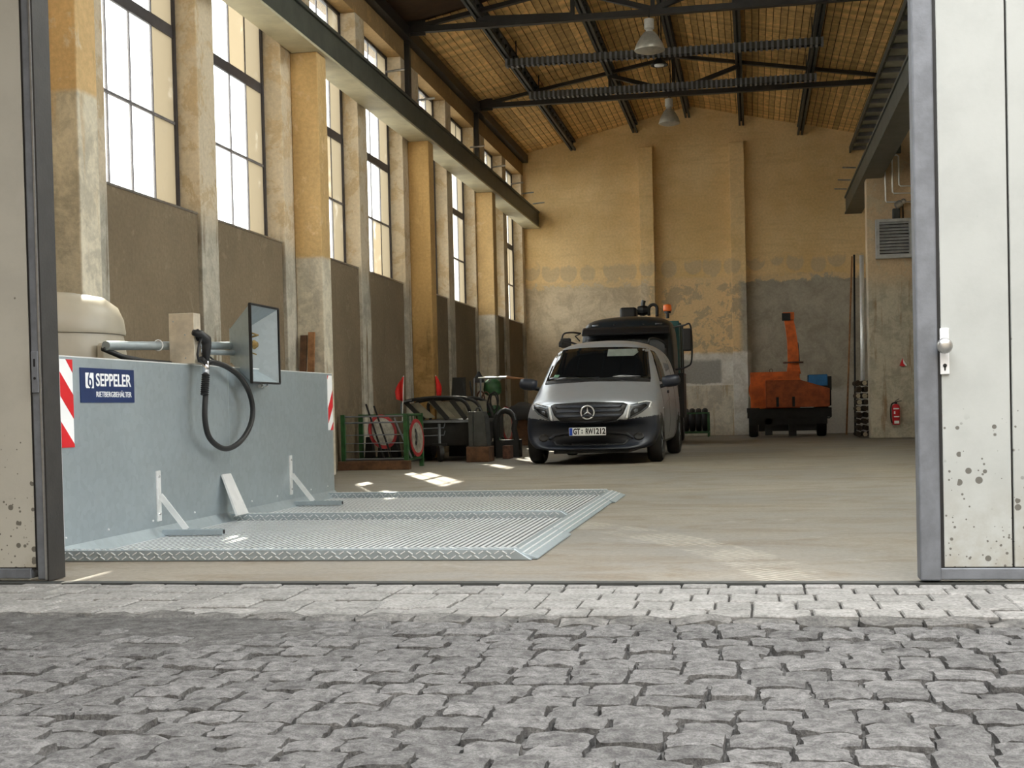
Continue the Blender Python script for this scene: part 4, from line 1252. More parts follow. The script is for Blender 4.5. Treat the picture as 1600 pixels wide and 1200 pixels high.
# ---- the truck behind it
M['truck_glass'] = simple('dusty_dark_glass', (16, 18, 20), 0.4, 0.0, 0.05)
M['truck_cab'] = simple('dark_slate_cab', (30, 38, 44), 0.35, 0.1, 0.04)
M['truck_teal'] = simple('teal_body', (22, 84, 84), 0.5, 0.0, 0.08)
M['orange_glass'] = simple('orange_beacon_glass', (255, 120, 50), 0.3, 0.0, 0.03)
trk = thing('crane_truck', (-2.56, 27.6, 0), 'dark cab truck with teal body and orange beacon behind the van', 'truck', world=False)
ts = [
 (0.00, [(0, .50), (.80, .50), (.93, .60), (.95, 1.0), (.95, 1.50), (.93, 1.56), (.7, 1.60), (0, 1.60)]),
 (0.04, [(0, .45), (.84, .45), (.96, .58), (.975, 1.0), (.975, 1.60), (.94, 2.0), (.75, 2.08), (0, 2.10)]),
 (0.12, [(0, .45), (.84, .45), (.97, .58), (.98, 1.0), (.98, 1.60), (.95, 2.30), (.78, 2.42), (0, 2.45)]),
 (0.30, [(0, .45), (.84, .45), (.97, .58), (.98, 1.0), (.98, 1.60), (.95, 2.45), (.82, 2.62), (0, 2.68)]),
 (0.80, [(0, .45), (.84, .45), (.97, .58), (.98, 1.0), (.98, 1.60), (.95, 2.50), (.84, 2.68), (0, 2.76)]),
 (1.70, [(0, .45), (.84, .45), (.97, .58), (.98, 1.0), (.98, 1.60), (.95, 2.50), (.84, 2.66), (0, 2.72)]),
 (1.80, [(0, .50), (.80, .50), (.93, .62), (.94, 1.0), (.94, 1.60), (.92, 2.40), (.80, 2.55), (0, 2.60)]),
]
tcab = loft_body('cab', ts, lambda y: .10 if y < .5 else .04, 2)
for p in tcab.polygons: p.use_smooth = True
tt = bvh_of(tcab)
o = mesh_obj('cab', tcab, M['truck_cab'], trk); ORIGIN[o] = Vector((0, 0, 0))
patch('windscreen', [(-.86, 1.45), (.86, 1.45), (.85, 2.22), (0, 2.25), (-.85, 2.22)], tt, M['truck_glass'], trk, 'y', .008, .01, .12)
vz = MB().prism([(-.14, 2.31), (-.11, 2.27), (.12, 2.40), (.14, 2.47), (.0, 2.42)], -.90, .90, 'x').build('sun_visor', M['black_plastic'], trk, bevel=.03)
for x in (-.66, .66):
    patch('marker_lamp', [(x - .07, 2.50), (x + .07, 2.50), (x + .07, 2.53), (x - .07, 2.53)], tt, M['lamp_glass'], trk, 'y', .012, .01, .1)
for x in (-.25, .35):
    patch('roof_clip', [(x - .02, 2.50), (x + .02, 2.50), (x + .02, 2.525), (x - .02, 2.525)], tt, M['black_plastic'], trk, 'y', .012, .01, .1)
for s in (-1, 1):
    a = MB().tube(catmull([(s * .96, .25, 2.42), (s * 1.18, .12, 2.45), (s * 1.32, .05, 2.42), (s * 1.33, .05, 1.75), (s * 1.22, .1, 1.60), (s * .99, .2, 1.55)] if s > 0 else [(s * .96, .25, 2.36), (s * 1.15, .12, 2.38), (s * 1.30, .05, 2.34), (s * 1.34, .05, 2.15)], 5), .018, 8).build('mirror_arm', M['black_plastic'], trk, smooth=True)
    if s > 0: MB().box(1.15, 1.34, -.01, .09, 1.92, 2.38).build('mirror', M['black_plastic'], trk, bevel=.03)
    else: MB().box(-1.36, -1.14, -.01, .09, 2.06, 2.26).build('mirror', M['black_plastic'], trk, bevel=.03)
MB().tube([(-.98, .2, 2.2), (-1.06, .1, 2.3), (-.97, .15, 2.34)], .015, 6).build('grab_handle', M['black_plastic'], trk)
MB().box(-.95, .98, 1.95, 3.7, .95, 1.6).build('load_bed', M['truck_teal'], trk, bevel=.01)
MB().box(-.95, .98, 1.95, 2.05, 1.6, 2.66).build('headboard', M['truck_teal'], trk, bevel=.01)
MB().box(.94, .98, 2.05, 3.7, 1.6, 2.64).build('side_board', M['truck_teal'], trk, bevel=.01)
MB().box(-.98, -.94, 2.05, 3.7, 1.6, 2.3).build('side_board', M['truck_teal'], trk, bevel=.01)
for y in (2.5, 3.4):
    MB().box(.98, 1.0, y, y + .08, .98, 2.64).build('stake', M['black_plastic'], trk)
MB().box(-.45, .45, .3, 4.0, .55, .95).build('chassis', M['black_plastic'], trk)
MB().box(.90, 1.10, 1.2, 2.2, .55, 1.5).build('air_duct', M['black_plastic'], trk)
for x, s in ((-.85, -1), (.85, 1)):
    for y in (1.1, 3.3):
        wheel(trk, x, y, .43, .26, s, M['rim'])
cr = MB().box(-.30, .06, 1.9, 2.4, 2.66, 2.99).build('crane_head', M['black_plastic'], trk, bevel=.05)
MB().lathe([(.09, -.12), (.12, 0), (.09, .10)], (.20, 2.1, 2.92), (1, 0, 0), 12).tube([(.18, 2.1, 2.8), (.2, 2.1, 3.08), (.22, 2.1, 3.14)], .05, 8).build('crane_joint', M['black_plastic'], cr)
MB().tube(catmull([(.32, 2.1, 2.80), (.33, 2.1, 2.98), (.42, 2.1, 3.04), (.50, 2.1, 2.98), (.50, 2.1, 2.78)], 5), .035, 8).build('crane_hose', M['rubber'], cr, smooth=True)
MB().box(-.3, .6, 1.9, 2.4, .9, 2.72).build('crane_column', M['black_plastic'], trk)
bc = MB().lathe([(.035, 0), (.035, .10), (.07, .11), (.07, .15)], (.78, 1.3, 2.68), n=16).build('beacon_base', M['black_plastic'], trk, auto=40)
MB().lathe([(.085, .15), (.09, .17), (.085, .27), (.07, .29), (.01, .30)], (.78, 1.3, 2.68), n=18).build('beacon', M['orange_glass'], bc, smooth=True)
# ================================================================ things along the window wall
M['green_paint'] = simple('green_rack_paint', (40, 84, 44), 0.5, 0.0, 0.2, 10)
M['wood_beam'] = simple('brown_timber', (96, 66, 44), 0.8, 0.0, 0.25, 8, 0.3, 40)
M['plank_old'] = simple('weathered_plank', (150, 108, 72), 0.8, 0.0, 0.2, 12, 0.3, 40)
M['flag_red'] = simple('red_flag_cloth', (222, 40, 36), 0.7, 0.0, 0.08)
M['rust'] = simple('rusty_brown', (92, 60, 46), 0.8, 0.0, 0.3, 14)
M['dull_black'] = simple('dull_black', (30, 30, 29), 0.7, 0.0, 0.2, 8)
M['grey_box'] = simple('grey_sheet_box', (70, 72, 70), 0.6, 0.2, 0.12, 8)
M['tarp'] = simple('black_tarpaulin', (26, 26, 28), 0.6, 0.0, 0.15, 5)

M['dirty_white'] = simple('grimy_white_sign', (150, 146, 134), 0.6, 0.0, 0.25, 9)
M['dull_red'] = simple('faded_sign_red', (150, 34, 36), 0.55, 0.0, 0.2, 9)
def disc_sign(x, y, z, r, name, label, axis=(1, 0, .12), digits=None, parent=None, bar=False):
    ax = Vector(axis).normalized()
    t = thing(name, (x, y, z - r), label, 'road sign')
    MB().lathe([(r, -.006), (r, .006)], (x, y, z), ax, 32).build('red_ring', M['dull_red'], t)
    MB().lathe([(r * .80, .004), (r * .80, .009)], (x, y, z), ax, 32).build('white_field', M['dirty_white'], t)
    MB().lathe([(r * 1.0, -.008), (r * 1.0, -.006)], (x, y, z), ax, 32).build('back_plate', M['alu'], t)
    if digits:
        u = Vector((0, 1, 0))
        text_obj('digits', digits, r * 1.15, M['black_plastic'], t, Vector((x, y, z)) + ax * .010, u, ax.cross(u), r * 1.0, .002, .01)
    return t

def sign_rack(x0, x1, y0, y1, h, label):
    t = thing('sign_rack', ((x0 + x1) / 2, (y0 + y1) / 2, 0), label, 'rack')
    zb = .13
    for x in (x0, x1):
        for y in (y0, y1):
            MB().box(x - .03, x + .03, y - .03, y + .03, zb - .13, h).build('post', M['green_paint'], t)
    for z in (h - .03, h - .12, h - .30, h - .42, h - .54, zb + .02):
        MB().tube([(x0, y0, z), (x1, y0, z)], .014 if z > h - .2 or z < .2 else .008, 6).build('front_rail', M['galv_frame'], t)
    for z in (h - .02, zb):
        MB().tube([(x1, y0, z), (x1, y1, z)], .02, 6).build('side_rail', M['green_paint'], t)
        MB().tube([(x0, y1, z), (x1, y1, z)], .02, 6).build('back_rail', M['green_paint'], t)
    for k in range(1, 5):
        yy = y0 + (y1 - y0) * k / 5
        MB().tube([(x1, yy, zb), (x1, yy, h - .02)], .010, 6).build('side_bar', M['green_paint'], t)
    MB().box(x0, x1, y0, y1, zb - .04, zb).build('tray', M['dull_black'], t)
    return t
sign_rack(-5.90, -4.96, 18.85, 19.75, .80, 'green steel sign rack beside the far end of the platform')
disc_sign(-4.90, 19.25, .44, .28, 'speed_sign', 'oval-looking speed sign 30 hung on the near green rack', (1, -.12, .05), '30')
disc_sign(-5.42, 19.25, .54, .26, 'round_sign', 'red-rimmed round sign standing inside the near green rack', (.8, -.6, .2))
for i, (x, z, l) in enumerate(((-5.62, .95, 'thin dark stake leaning in the near sign rack, leftmost'), (-5.50, .92, 'thin dark stake leaning in the near sign rack, beside the round sign'), (-5.20, .74, 'pale sloping stake in the near sign rack, closest to the green post'))):
    tag(MB().tube([(x, 19.1, z), (x + .28, 19.0, .15)], .014, 6).build('stake', M['dull_black'] if i < 2 else M['galv_frame'], origin=(x, 19.1, .14)), l, 'stake', 'stakes in the sign rack')
for k in range(4):
    x = -5.8 + .2 * k
    o = MB().prism([(x, .14), (x + .14, .14), (x + .10, .46 - .05 * (k % 2)), (x + .03, .46)], 19.55, 19.72).build('barrier_foot', M['dull_black'], origin=(x, 19.6, .14), bevel=.01)
    tag(o, 'black rubber barrier foot in the near sign rack, %s from the wall' % ordn[k], 'barrier foot', 'barrier feet in the sign rack')
tag(MB().box(-5.92, -4.86, 18.60, 18.74, 0, .13).build('timber_beam', M['wood_beam'], origin=(-5.4, 18.67, 0), bevel=.01), 'brown timber beam lying in front of the near green rack', 'beam')
# trailer with a hooped frame
tr = thing('sweeper_trailer', (-5.0, 22.2, 0), 'dark trailer with hooped frame and jockey wheel by the window wall', 'trailer')
MB().prism([(-5.55, .62), (-5.35, .25), (-4.55, .25), (-4.45, .62), (-4.5, .68), (-5.5, .68)], 21.3, 23.2).build('trailer_body', M['dull_black'], tr, bevel=.02)
MB().box(-5.52, -4.42, 21.27, 21.33, .63, .67).build('front_rim', M['galv_frame'], tr)
hoop = catmull([(-5.62, .66), (-5.66, .92), (-5.55, 1.0), (-5.1, 1.045), (-4.75, 1.02), (-4.58, .92), (-4.5, .70)], 5)
for y in (21.3, 22.2, 23.1):
    MB().tube([(x, y, z) for x, z in hoop], .028, 8).build('hoop', M['dull_black'], tr, smooth=True)
MB().tube([(x, 21.24, z) for x, z in hoop[:12]], .014, 8).build('grab_rail', M['galv_frame'], tr, smooth=True)
for a, b_ in ((-5.5, -5.3), (-5.05, -4.9), (-4.72, -4.6)):
    MB().bar((a - .12, 21.32, 1.0), (b_, 21.32, .68), .07, .04, (0, 1, 0)).build('brace', M['dull_black'], tr)
M['film'] = simple('dusty_plastic_film', (128, 124, 108), 0.35, 0.0, 0.15, 4)
for poly in ([(-5.58, .95), (-5.40, .97), (-5.12, .72), (-5.30, .70)], [(-5.25, .98), (-5.02, .99), (-4.80, .72), (-4.98, .72)], [(-4.74, .92), (-4.62, .88), (-4.56, .74), (-4.66, .76)]):
    MB().prism(poly, 21.36, 21.375).build('side_film', M['film'], tr)
MB().box(-5.5, -4.6, 23.05, 23.08, .66, .98).build('rear_film', M['film'], tr)
for z in (.42, .54):
    MB().tube([(-5.45, 21.26, z), (-4.95, 21.22, z + .01), (-4.93, 21.22, z + .08)], .010, 6).build('hand_rod', M['galv_frame'], tr)
MB().tube([(-5.0, 21.12, .62), (-5.0, 21.12, .30)], .022, 8).build('jockey_leg', M['galv_frame'], tr)
MB().box(-5.12, -4.88, 21.08, 21.16, .26, .30).build('jockey_fork', M['dull_black'], tr)
MB().lathe([(.05, -.035), (.13, -.035), (.14, 0), (.13, .035), (.05, .035)], (-4.99, 21.12, .14), (1, .5, 0), 20).build('jockey_wheel', M['rubber'], tr, auto=40)
for x in (-5.5, -4.55):
    MB().lathe([(.10, -.09), (.25, -.09), (.27, 0), (.25, .09), (.10, .09)], (x, 22.4, .27), (1, 0, 0), 24).build('wheel', M['rubber'], tr, auto=40)
gb = thing('grey_cabinet', (-4.3, 21.1, .24), 'dark grey sheet metal cabinet standing on the timber block', 'cabinet')
MB().box(-4.47, -4.40, 20.88, 21.16, .247, .80).build('side_flange', M['grey_box'], gb, bevel=.005)
MB().prism([(-4.40, .245), (-4.17, .245), (-4.20, .72), (-4.24, .80), (-4.38, .80)], 20.88, 21.22).build('cabinet_body', M['grey_box'], gb, bevel=.01)
MB().tube(catmull([(-4.36, 20.95, .79), (-4.34, 20.95, .85), (-4.29, 20.95, .85), (-4.26, 20.95, .79)], 4), .015, 6).build('lifting_eye', M['grey_box'], gb)
tag(MB().box(-4.50, -4.13, 20.80, 21.24, .002, .245).build('timber_block', M['wood_beam'], origin=(-4.3, 21.1, 0), bevel=.01), 'squat brown timber block under the grey cabinet', 'block')
tag(MB().box(-4.12, -3.99, 21.9, 22.2, .002, .22).build('small_crate', M['rust'], origin=(-4.05, 22.0, 0), bevel=.008), 'small rust brown crate right of the timber block', 'crate')
# black guard arch
ga = thing('wheel_guard', (-3.98, 22.6, 0), 'black arched wheel guard with pale rim behind the timber block', 'guard')
arc = [(-4.19 + .17 * math.cos(math.radians(a)), .60 + .20 * math.sin(math.radians(a))) for a in range(180, -31, -30)] + [(-3.97, .12)]
MB().tube([(x, 22.6, z) for x, z in [(-4.35, .02)] + arc], .05, 8).build('arch', M['dull_black'], ga, smooth=True)
MB().tube([(x + .02, 22.53, z + .04) for x, z in arc[1:7]], .012, 6).build('arch_rim', M['galv_frame'], ga, smooth=True)
MB().box(-4.36, -3.96, 22.55, 22.9, .0, .30).build('guard_foot', M['dull_black'], ga)
# red flags
def flag(x, y, z0, z1, lean, label, parent=None):
    t = thing('marker_flag', (x, y, z0), label, 'flag', 'red marker flags')
    MB().tube([(x, y, z0), (x + lean, y, z1)], .008, 6).build('flag_stick', M['galv_bright'], t)
    rows = []
    n = 7
    for i in range(n):
        f = i / (n - 1)
        xs = x + lean * (1 - f * .55)
        w_ = .02 + .13 * math.sin(min(f * 2.2, 1.57)) * (1 - .25 * max(0, f - .6) / .4)
        rows.append([(xs - w_ * u * (.9 if lean > 0 else -.7), y - .03 * math.sin(u * 5 + f * 3), z1 - .02 - f * .40 + .04 * u * f) for u in [k / 4 for k in range(5)]])
    o = MB().grid(rows).build('flag_cloth', M['flag_red'], t, smooth=True)
    s = o.modifiers.new('thick', 'SOLIDIFY'); s.thickness = .006
flag(-5.62, 21.15, .66, 1.41, .04, 'bright red marker flag at the near corner of the trailer')
flag(-5.52, 23.25, .66, 1.46, -.03, 'darker red marker flag behind the trailer')
tag(MB().add([(-5.42, 23.6, 0), (-5.10, 23.6, 0), (-5.14, 23.85, 1.42), (-5.38, 23.85, 1.42), (-5.42, 23.64, 0), (-5.10, 23.64, 0), (-5.14, 23.89, 1.42), (-5.38, 23.89, 1.42)],
             [(0, 1, 2, 3), (7, 6, 5, 4), (0, 4, 5, 1), (1, 5, 6, 2), (2, 6, 7, 3), (3, 7, 4, 0)]).build('black_board', M['dull_black'], origin=(-5.26, 23.7, 0)), 'tall narrow black board leaning behind the trailer', 'board')
for x, l in ((-4.98, 'thin dark rod leaning right of the black board, nearer the board'), (-4.84, 'thin dark rod leaning right of the black board, nearer the green sprayer')):
    tag(MB().tube([(x - .14, 23.5, 1.34), (x + .06, 23.3, .0)], .014, 6).build('leaning_rod', M['dull_black'], origin=(x, 23.4, 0)), l, 'rod', 'rods leaning by the black board')
# sprayer
SX, SY = -.30, 1.45
_add = MB.add
def _shift(self, vs, fs):
    return _add(self, [Vector(v) + Vector((SX, SY, 0)) for v in vs], fs)
MB.add = _shift
sp = thing('field_sprayer', (-4.5 + SX, 22.6 + SY, 0), 'green sprayer with black funnel, coiled hoses and long boom', 'sprayer')
MB().lathe([(.02, .0), (.05, .06), (.10, .12), (.115, .20), (.03, .20)], (-4.63, 22.6, 1.52), (0, 0, -1), 20).build('funnel', M['black_plastic'], sp, auto=40)
MB().lathe([(.10, .0), (.16, .04), (.17, .12), (.15, .24), (.08, .30)], (-4.40, 22.7, 1.08), (0, 0, 1), 20).build('drum', M['green_paint'], sp, auto=40)
MB().box(-4.58, -4.25, 22.5, 22.95, .30, .82).build('tank', M['dull_black'], sp, bevel=.04)
for _x, _y in ((-4.55, 22.55), (-4.29, 22.55), (-4.55, 22.9), (-4.29, 22.9)):
    MB().box(_x - .02, _x + .02, _y - .02, _y + .02, .0, .32).build('leg', M['dull_black'], sp)
MB().lathe([(.12, 0), (.15, .1), (.12, .18)], (-4.38, 22.6, .72), (0, 0, 1), 16).build('pump', M['green_paint'], sp, auto=40)
for i, (c, r, zc, xc) in enumerate((('rust', .13, 1.0, -4.58), ('rust', .15, .96, -4.48), ('rubber', .13, .98, -4.32), ('rubber', .16, .92, -4.35))):
    MB().tube([(xc + r * .55 * math.cos(a), 22.48 - .02 * i, zc + r * 1.25 * math.sin(a)) for a in [2 * math.pi * k / 18 for k in range(18)]], .014, 6, True).build('coiled_hose', M[c], sp, smooth=True)
for x in (-4.70, -4.58):
    MB().tube([(x - .02, 22.42, .0), (x + .02, 22.42, 1.40)], .016, 8).build('upright', M['galv_frame'], sp)
MB().tube([(-4.62, 22.5, 1.40), (-4.1, 22.5, 1.40)], .022, 8).build('boom', M['alu'], sp)
MB().tube([(-4.1, 22.5, 1.40), (-3.78, 22.5, 1.365)], [.028, .012], 8).build('boom_tip', M['plank_old'], sp)
for x in (-4.40, -4.20):
    MB().tube([(x, 22.5, 1.39), (x - .03, 22.5, 1.34)], .014, 6).build('spray_jet', M['alu'], sp)
MB.add = _add
# second rack and covered crate
t = thing('sign_rack', (-4.85, 26.3, 0), 'narrow green frame holding an oval-looking sign near the van', 'rack')
for y in (25.9, 26.7):
    MB().box(-4.93, -4.87, y - .03, y + .03, 0, .82).build('post', M['green_paint'], t)
for z in (.20, .80):
    MB().tube([(-4.90, 25.9, z), (-4.90, 26.7, z)], .02, 6).build('side_rail', M['green_paint'], t)
MB().box(-5.3, -4.87, 25.87, 26.73, .02, .18).build('base_box', M['dull_black'], t)
MB().box(-4.935, -4.915, 25.93, 26.67, .22, .78).build('back_sheet', M['green_paint'], t)
disc_sign(-4.84, 26.3, .52, .36, 'round_sign', 'worn red-rimmed round sign on the narrow green frame near the van', (1, -.10, .05))
cr = thing('covered_crate', (-5.3, 29.9, 0), 'brown crate under a black tarpaulin behind the narrow green frame', 'crate')
MB().box(-5.55, -4.75, 29.6, 30.6, .0, .62).build('crate_body', M['wood_beam'], cr, bevel=.01)
rows = []
for i in range(9):
    rows.append([(-5.62 + .95 * j / 8, 29.5 + 1.2 * i / 8, .66 + .30 * math.sin(math.pi * j / 8) ** .7 * math.sin(math.pi * i / 8) ** .5 + .03 * math.sin(i * 2.1 + j * 1.7) - (.1 if i in (0, 8) or j in (0, 8) else 0)) for j in range(9)])
o = MB().grid(rows).build('tarpaulin', M['tarp'], cr, smooth=True)
s = o.modifiers.new('thick', 'SOLIDIFY'); s.thickness = .01
# planks against the pilaster
for x, l, zt in ((-5.84, 'left one of two short brown planks leaning by the second pilaster', 1.87), (-5.73, 'right one of two short brown planks leaning by the second pilaster', 1.91)):
    o = MB().add([(x - .045, 16.75, 0), (x + .045, 16.75, 0), (x + .045, 17.02, zt), (x - .045, 17.02, zt), (x - .045, 16.78, 0), (x + .045, 16.78, 0), (x + .045, 17.05, zt), (x - .045, 17.05, zt)],
                 [(0, 1, 2, 3), (7, 6, 5, 4), (0, 4, 5, 1), (1, 5, 6, 2), (2, 6, 7, 3), (3, 7, 4, 0)]).build('leaning_plank', M['plank_old'] if x > -5.8 else M['wood_beam'], origin=(x, 16.8, 0))
    tag(o, l, 'plank', 'planks by the second pilaster')

# ================================================================ far right corner
M['orange'] = simple('faded_orange_paint', (206, 96, 30), 0.6, 0.0, 0.18, 5)
M['orange_worn'] = simple('worn_rusty_orange', (158, 76, 34), 0.7, 0.0, 0.22, 6)
M['blue'] = simple('blue_hood_paint', (34, 110, 168), 0.5, 0.0, 0.1)
ch = thing('wood_chipper', (.75, 32.9, 0), 'orange wood chipper with tall curved chute and blue engine cover', 'wood chipper')
MB().box(-.08, 1.09, 32.85, 33.75, .68, 1.56).build('rotor_housing', M['orange'], ch, bevel=.02)
MB().lathe([(.36, 0), (.36, .05), (.30, .06), (.30, .08), (.05, .09)], (.24, 32.86, 1.12), (0, -1, 0), 28).build('rotor_cover', M['orange'], ch, auto=40)
MB().prism([(.28, .70), (1.75, .70), (1.76, 1.13), (1.08, 1.345), (.28, 1.35)], 32.35, 32.86).build('infeed_hopper', M['orange_worn'], ch, bevel=.012)
MB().prism([(.28, 1.35), (1.08, 1.345), (1.09, 1.37), (.27, 1.375)], 32.33, 32.36).build('hopper_lip', M['orange'], ch)
for x in (.55, .92):
    MB().box(x - .03, x + .03, 32.32, 32.36, .72, .95).build('hopper_latch', M['dull_black'], ch)
MB().prism([(.79, 1.50), (1.12, 1.50), (1.08, 1.76), (.82, 1.76)], 32.95, 33.25).build('chute_base', M['orange'], ch)
MB().lathe([(.24, 0), (.24, .035)], (.95, 33.1, 1.76), n=20).build('chute_flange', M['rust'], ch)
cpts = [(.95, 1.79, .13), (.95, 2.0, .13), (.935, 2.3, .12), (.90, 2.6, .115), (.86, 2.82, .11)]
rows = []
for x, z, h in cpts:
    rows.append([(x - h, 32.98, z), (x + h, 32.98, z), (x + h, 33.22, z), (x - h, 33.22, z), (x - h, 32.98, z)])
MB().grid(rows).build('chute', M['orange'], ch)
cap = MB().box(.72, .99, 32.94, 33.26, 2.80, 2.98).build('chute_cap', M['orange'], ch, bevel=.01)
MB().box(.70, .90, 32.925, 32.945, 2.78, 2.96).build('chute_opening', M['dull_black'], cap)
MB().tube([(1.09, 33.0, 1.80), (1.07, 33.0, 2.2), (1.06, 33.0, 2.25)], .014, 6).build('chute_cable', M['dull_black'], ch)
MB().box(1.29, 1.74, 32.9, 33.5, 1.20, 1.47).build('engine_cover', M['blue'], ch, bevel=.02)
MB().box(1.20, 1.82, 32.92, 33.6, .72, 1.20).build('engine_block', M['dull_black'], ch, bevel=.02)
MB().box(1.74, 1.83, 32.88, 33.5, 1.10, 1.42).build('cover_end', M['dull_black'], ch)
MB().box(-.16, 1.80, 32.5, 33.6, .46, .68).build('frame', M['dull_black'], ch)
MB().box(.10, 1.46, 32.75, 33.5, .14, .46).build('axle_box', M['dull_black'], ch)
MB().box(-.1, 1.7, 32.55, 32.62, .30, .46).build('cross_beam', M['dull_black'], ch)
for x in (-.02, 1.58):
    MB().lathe([(.14, -.11), (.31, -.11), (.33, -.06), (.33, .06), (.31, .11), (.14, .11)], (x, 33.0, .33), (1, 0, 0), 26).build('tyre', M['rubber'], ch, auto=40)
    MB().box(x - .15, x + .15, 32.55, 33.45, .60, .70).build('mudguard', M['dull_black'], ch)
MB().box(.25, .42, 32.55, 32.7, .05, .5).build('support_leg', M['dull_black'], ch)
MB().box(.80, .98, 32.5, 32.7, .03, .5).build('support_leg', M['dull_black'], ch)
MB().tube([(1.60, 32.6, .45), (1.75, 32.6, .43), (1.79, 32.6, .47), (1.79, 32.6, .54)], .016, 6).build('tow_hook', M['dull_black'], ch)
MB().tube([(.42 + .04 * math.cos(a), 32.9, 1.59 + .04 * math.sin(a)) for a in [2 * math.pi * k / 10 for k in range(10)]], .008, 6, True).build('lifting_eye', M['rust'], ch)
# tyres in a crate
cg = thing('tyre_crate', (-1.47, 34.5, 0), 'low green wire crate of tyres by the white wall', 'crate')
for x in (-1.80, -1.14):
    for y in (34.15, 34.85):
        MB().box(x - .02, x + .02, y - .02, y + .02, 0, .62).build('post', M['green_paint'], cg)
for z in (.12, .60):
    for y in (34.15, 34.85):
        MB().box(-1.80, -1.14, y - .015, y + .015, z - .02, z + .02).build('rail', M['green_paint'], cg)
    for x in (-1.80, -1.14):
        MB().box(x - .015, x + .015, 34.15, 34.85, z - .02, z + .02).build('rail', M['green_paint'], cg)
MB().box(-1.80, -1.14, 34.15, 34.85, .09, .12).build('floor_sheet', M['dull_black'], cg)
proto = MB().lathe([(.18, -.065), (.27, -.07), (.30, -.03), (.30, .03), (.27, .07), (.18, .065)], (0, 0, 0), (1, 0, 0), 26).build('tyre', M['rubber'], auto=40)
for k in range(4):
    o = proto if k == 0 else link_copy(proto)
    o.location = (-1.71 + .16 * k, 34.5, .425)
    tag(o, 'black tyre standing in the green crate, %s' % ['hidden most by the van', 'second from the van', 'third from the van', 'farthest from the van'][k], 'tyre', 'tyres in the green crate')
# poles, logs
tag(MB().tube([(2.20, 33.6, .0), (2.50, 34.9, 4.45)], .022, 8).build('leaning_pole', M['plank_old'], origin=(2.2, 33.6, 0)), 'long thin wooden pole leaning in the far right corner', 'pole')
tag(MB().tube([(2.42, 33.8, .0), (2.56, 35.0, 4.5)], .024, 8).build('leaning_pole', M['dull_black'], origin=(2.42, 33.8, 0)), 'long dark pole leaning behind the log stack', 'pole')
tag(MB().tube([(2.50, 32.3, .0), (2.53, 32.3, 4.2)], .05, 12).build('flue_pipe', M['galv_bright'], origin=(2.5, 32.3, 0), smooth=True), 'upright bare metal pipe behind the log stack', 'pipe')
M['bark'] = simple('dark_bark', (64, 54, 44), 0.9, 0.0, 0.3, 18, 0.5, 40, 0.2, 0.25)
M['cut_wood'] = simple('pale_cut_wood', (186, 172, 146), 0.8, 0.0, 0.15, 20, 0, 40, 0.2, 0.2)
rl = random.Random(3)
k = 0
z = .005
level = 0
lvl = ['bottom', 'second', 'third', 'fourth', 'fifth', 'sixth', 'seventh', 'eighth', 'ninth', 'top']
while level < 9:
    d = .15
    n = 3
    for j in range(n):
        r = rl.uniform(.058, .072)
        x = 2.27 + .145 * j + (.03 if level % 2 else 0)
        if x > 2.62: continue
        y0 = 30.62 + rl.uniform(-.09, .06)
        lg = thing('firewood_log', (x, y0, z), 'split log in the stack by the column, %s layer, %s' % (lvl[level], ['outer end', 'middle', 'next to the column'][j]), 'log', 'stacked logs')
        pts = [(r * rl.uniform(.82, 1.05) * math.cos(a) + x, r * rl.uniform(.82, 1.05) * math.sin(a) + z + .072) for a in [2 * math.pi * q / 9 for q in range(9)]]
        MB().prism(pts, y0, y0 + .8).build('bark', M['bark'], lg)
        c = (sum(p[0] for p in pts) / 9, sum(p[1] for p in pts) / 9)
        MB().prism([((p[0] - c[0]) * .86 + c[0], (p[1] - c[1]) * .86 + c[1]) for p in pts], y0 - .004, y0 + .002).build('cut_face', M['cut_wood'] if rl.random() < .45 else M['bark'], lg)
    z += .142
    level += 1

# on the column
M['ext_red'] = simple('extinguisher_red', (196, 22, 34), 0.3, 0.0, 0.04)
ex = thing('fire_extinguisher', (3.0, 29.90, .28), 'red fire extinguisher hanging on the right column', 'extinguisher')
MB().lathe([(.07, .285), (.085, .30), (.085, .66), (.07, .71), (.03, .735)], (3.0, 29.905, 0), n=24).build('cylinder', M['ext_red'], ex, auto=50)
MB().lathe([(.03, .735), (.03, .765), (.02, .78)], (3.0, 29.905, 0), n=12).build('valve', M['black_plastic'], ex)
MB().bar((2.97, 29.90, .775), (3.12, 29.88, .80), .025, .014).build('handle', M['black_plastic'], ex)
MB().bar((2.98, 29.90, .79), (3.07, 29.88, .845), .022, .012).build('lever', M['black_plastic'], ex)
MB().tube(catmull([(2.97, 29.89, .76), (2.91, 29.87, .73), (2.885, 29.86, .60), (2.89, 29.86, .42), (2.915, 29.86, .33)], 4), .014, 8).build('hose', M['rubber'], ex, smooth=True)
for z0, z1, x0, x1 in ((.315, .375, -.045, .055), (.45, .475, -.05, .06), (.62, .645, -.06, .06), (.52, .58, -.05, -.02)):
    MB().box(3.0 + x0, 3.0 + x1, 29.818, 29.83, z0, z1).build('label', M['white'], ex)
MB().box(2.96, 3.04, 29.96, 30.0, .55, .62).build('wall_hook', M['dull_black'], ex)
fs = thing('fire_sign', (3.18, 29.97, 1.53), 'small red folded extinguisher sign above the extinguisher', 'sign')
MB().prism([(3.10, 1.56), (3.16, 1.71), (3.22, 1.55), (3.16, 1.535)], 29.93, 29.998).build('red_plate', M['red'], fs)
MB().prism([(3.165, 1.69), (3.25, 1.56), (3.225, 1.545), (3.175, 1.60)], 29.92, 29.935).build('white_symbol', M['white'], fs)
M['heater_grey'] = simple('light_grey_heater', (172, 175, 175), 0.5)
lv = thing('air_heater', (3.03, 29.8, 3.86), 'grey louvred air heater on the right column', 'heater')
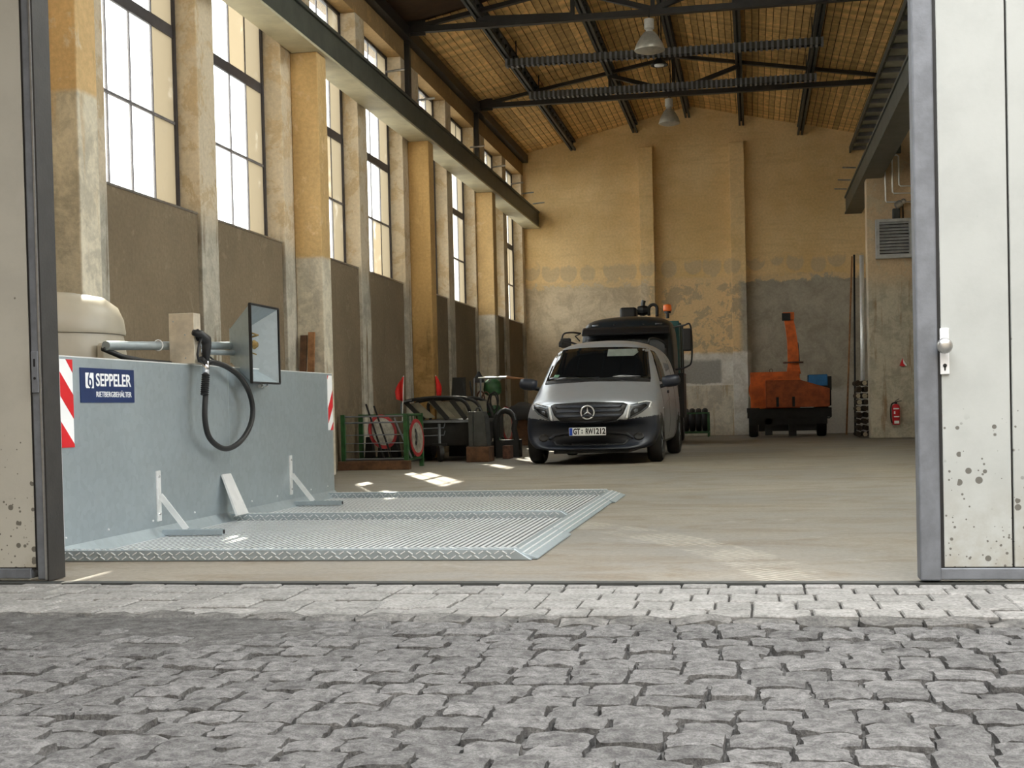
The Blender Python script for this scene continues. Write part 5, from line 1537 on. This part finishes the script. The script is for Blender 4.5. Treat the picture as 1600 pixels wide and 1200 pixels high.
MB().box(2.64, 3.40, 29.78, 29.99, 4.63, 4.69).build('frame_top', M['heater_grey'], lv)
MB().box(2.64, 3.40, 29.78, 29.99, 3.86, 3.94).build('frame_bottom', M['heater_grey'], lv)
MB().box(2.64, 2.71, 29.78, 29.99, 3.94, 4.63).build('frame_side', M['heater_grey'], lv)
MB().box(3.33, 3.40, 29.78, 29.99, 3.94, 4.63).build('frame_side', M['heater_grey'], lv)
MB().box(2.71, 3.33, 29.93, 29.99, 3.94, 4.63).build('back', M['dull_black'], lv)
for k in range(10):
    z = 3.975 + .068 * k
    MB().add([(2.71, 29.79, z), (3.33, 29.79, z), (3.33, 29.85, z + .05), (2.71, 29.85, z + .05), (2.71, 29.79, z - .008), (3.33, 29.79, z - .008), (3.33, 29.85, z + .042), (2.71, 29.85, z + .042)],
             [(0, 1, 2, 3), (7, 6, 5, 4), (0, 4, 5, 1), (1, 5, 6, 2), (2, 6, 7, 3), (3, 7, 4, 0)]).build('slat', M['heater_grey'], lv)
for i, (pts, l) in enumerate((([(2.76, 5.95), (2.84, 5.95), (2.863, 5.92), (2.868, 5.10), (2.89, 5.07), (3.41, 5.05)], 'bare heating pipe on the column, lowest and leftmost of three'),
                            ([(2.86, 6.00), (2.99, 6.00), (3.013, 5.97), (3.015, 5.28), (3.04, 5.25), (3.41, 5.24)], 'bare heating pipe on the column, middle one of three'),
                            ([(2.92, 6.06), (3.12, 6.06), (3.147, 6.03), (3.15, 5.43), (3.18, 5.40), (3.41, 5.39)], 'bare heating pipe on the column, highest and rightmost of three'))):
    tag(MB().tube([(x, 29.93, z) for x, z in pts], .017, 8).build('heating_pipe', M['galv_bright'], origin=(pts[3][0], 29.93, pts[3][1]), smooth=True), l, 'pipe', 'heating pipes on the column')
va = thing('pipe_valve', (3.2, 29.9, 5.0), 'silver valve with actuator between pipes and air heater', 'valve')
MB().lathe([(.04, -.12), (.075, -.10), (.08, .02), (.05, .04), (.06, .10), (.03, .13)], (3.16, 29.88, 5.02), (.8, 0, .5), 14).build('valve_body', M['alu'], va, auto=40)
MB().box(3.0, 3.16, 29.86, 29.98, 4.70, 4.92).build('actuator', M['grey_box'], va, bevel=.02)
MB().tube([(3.22, 29.93, 4.70), (3.22, 29.93, 5.04)], .014, 8).build('riser', M['dull_black'], va)
tag(MB().box(2.96, 3.20, 29.86, 29.995, 6.10, 6.95).build('recess_shade_box', M['crane_paint'], origin=(3.08, 29.93, 6.10), bevel=.01), 'grey green box in place of a shaded recess above the heating pipes', 'recess')  # solid dark box drawn where a recess lies in shade
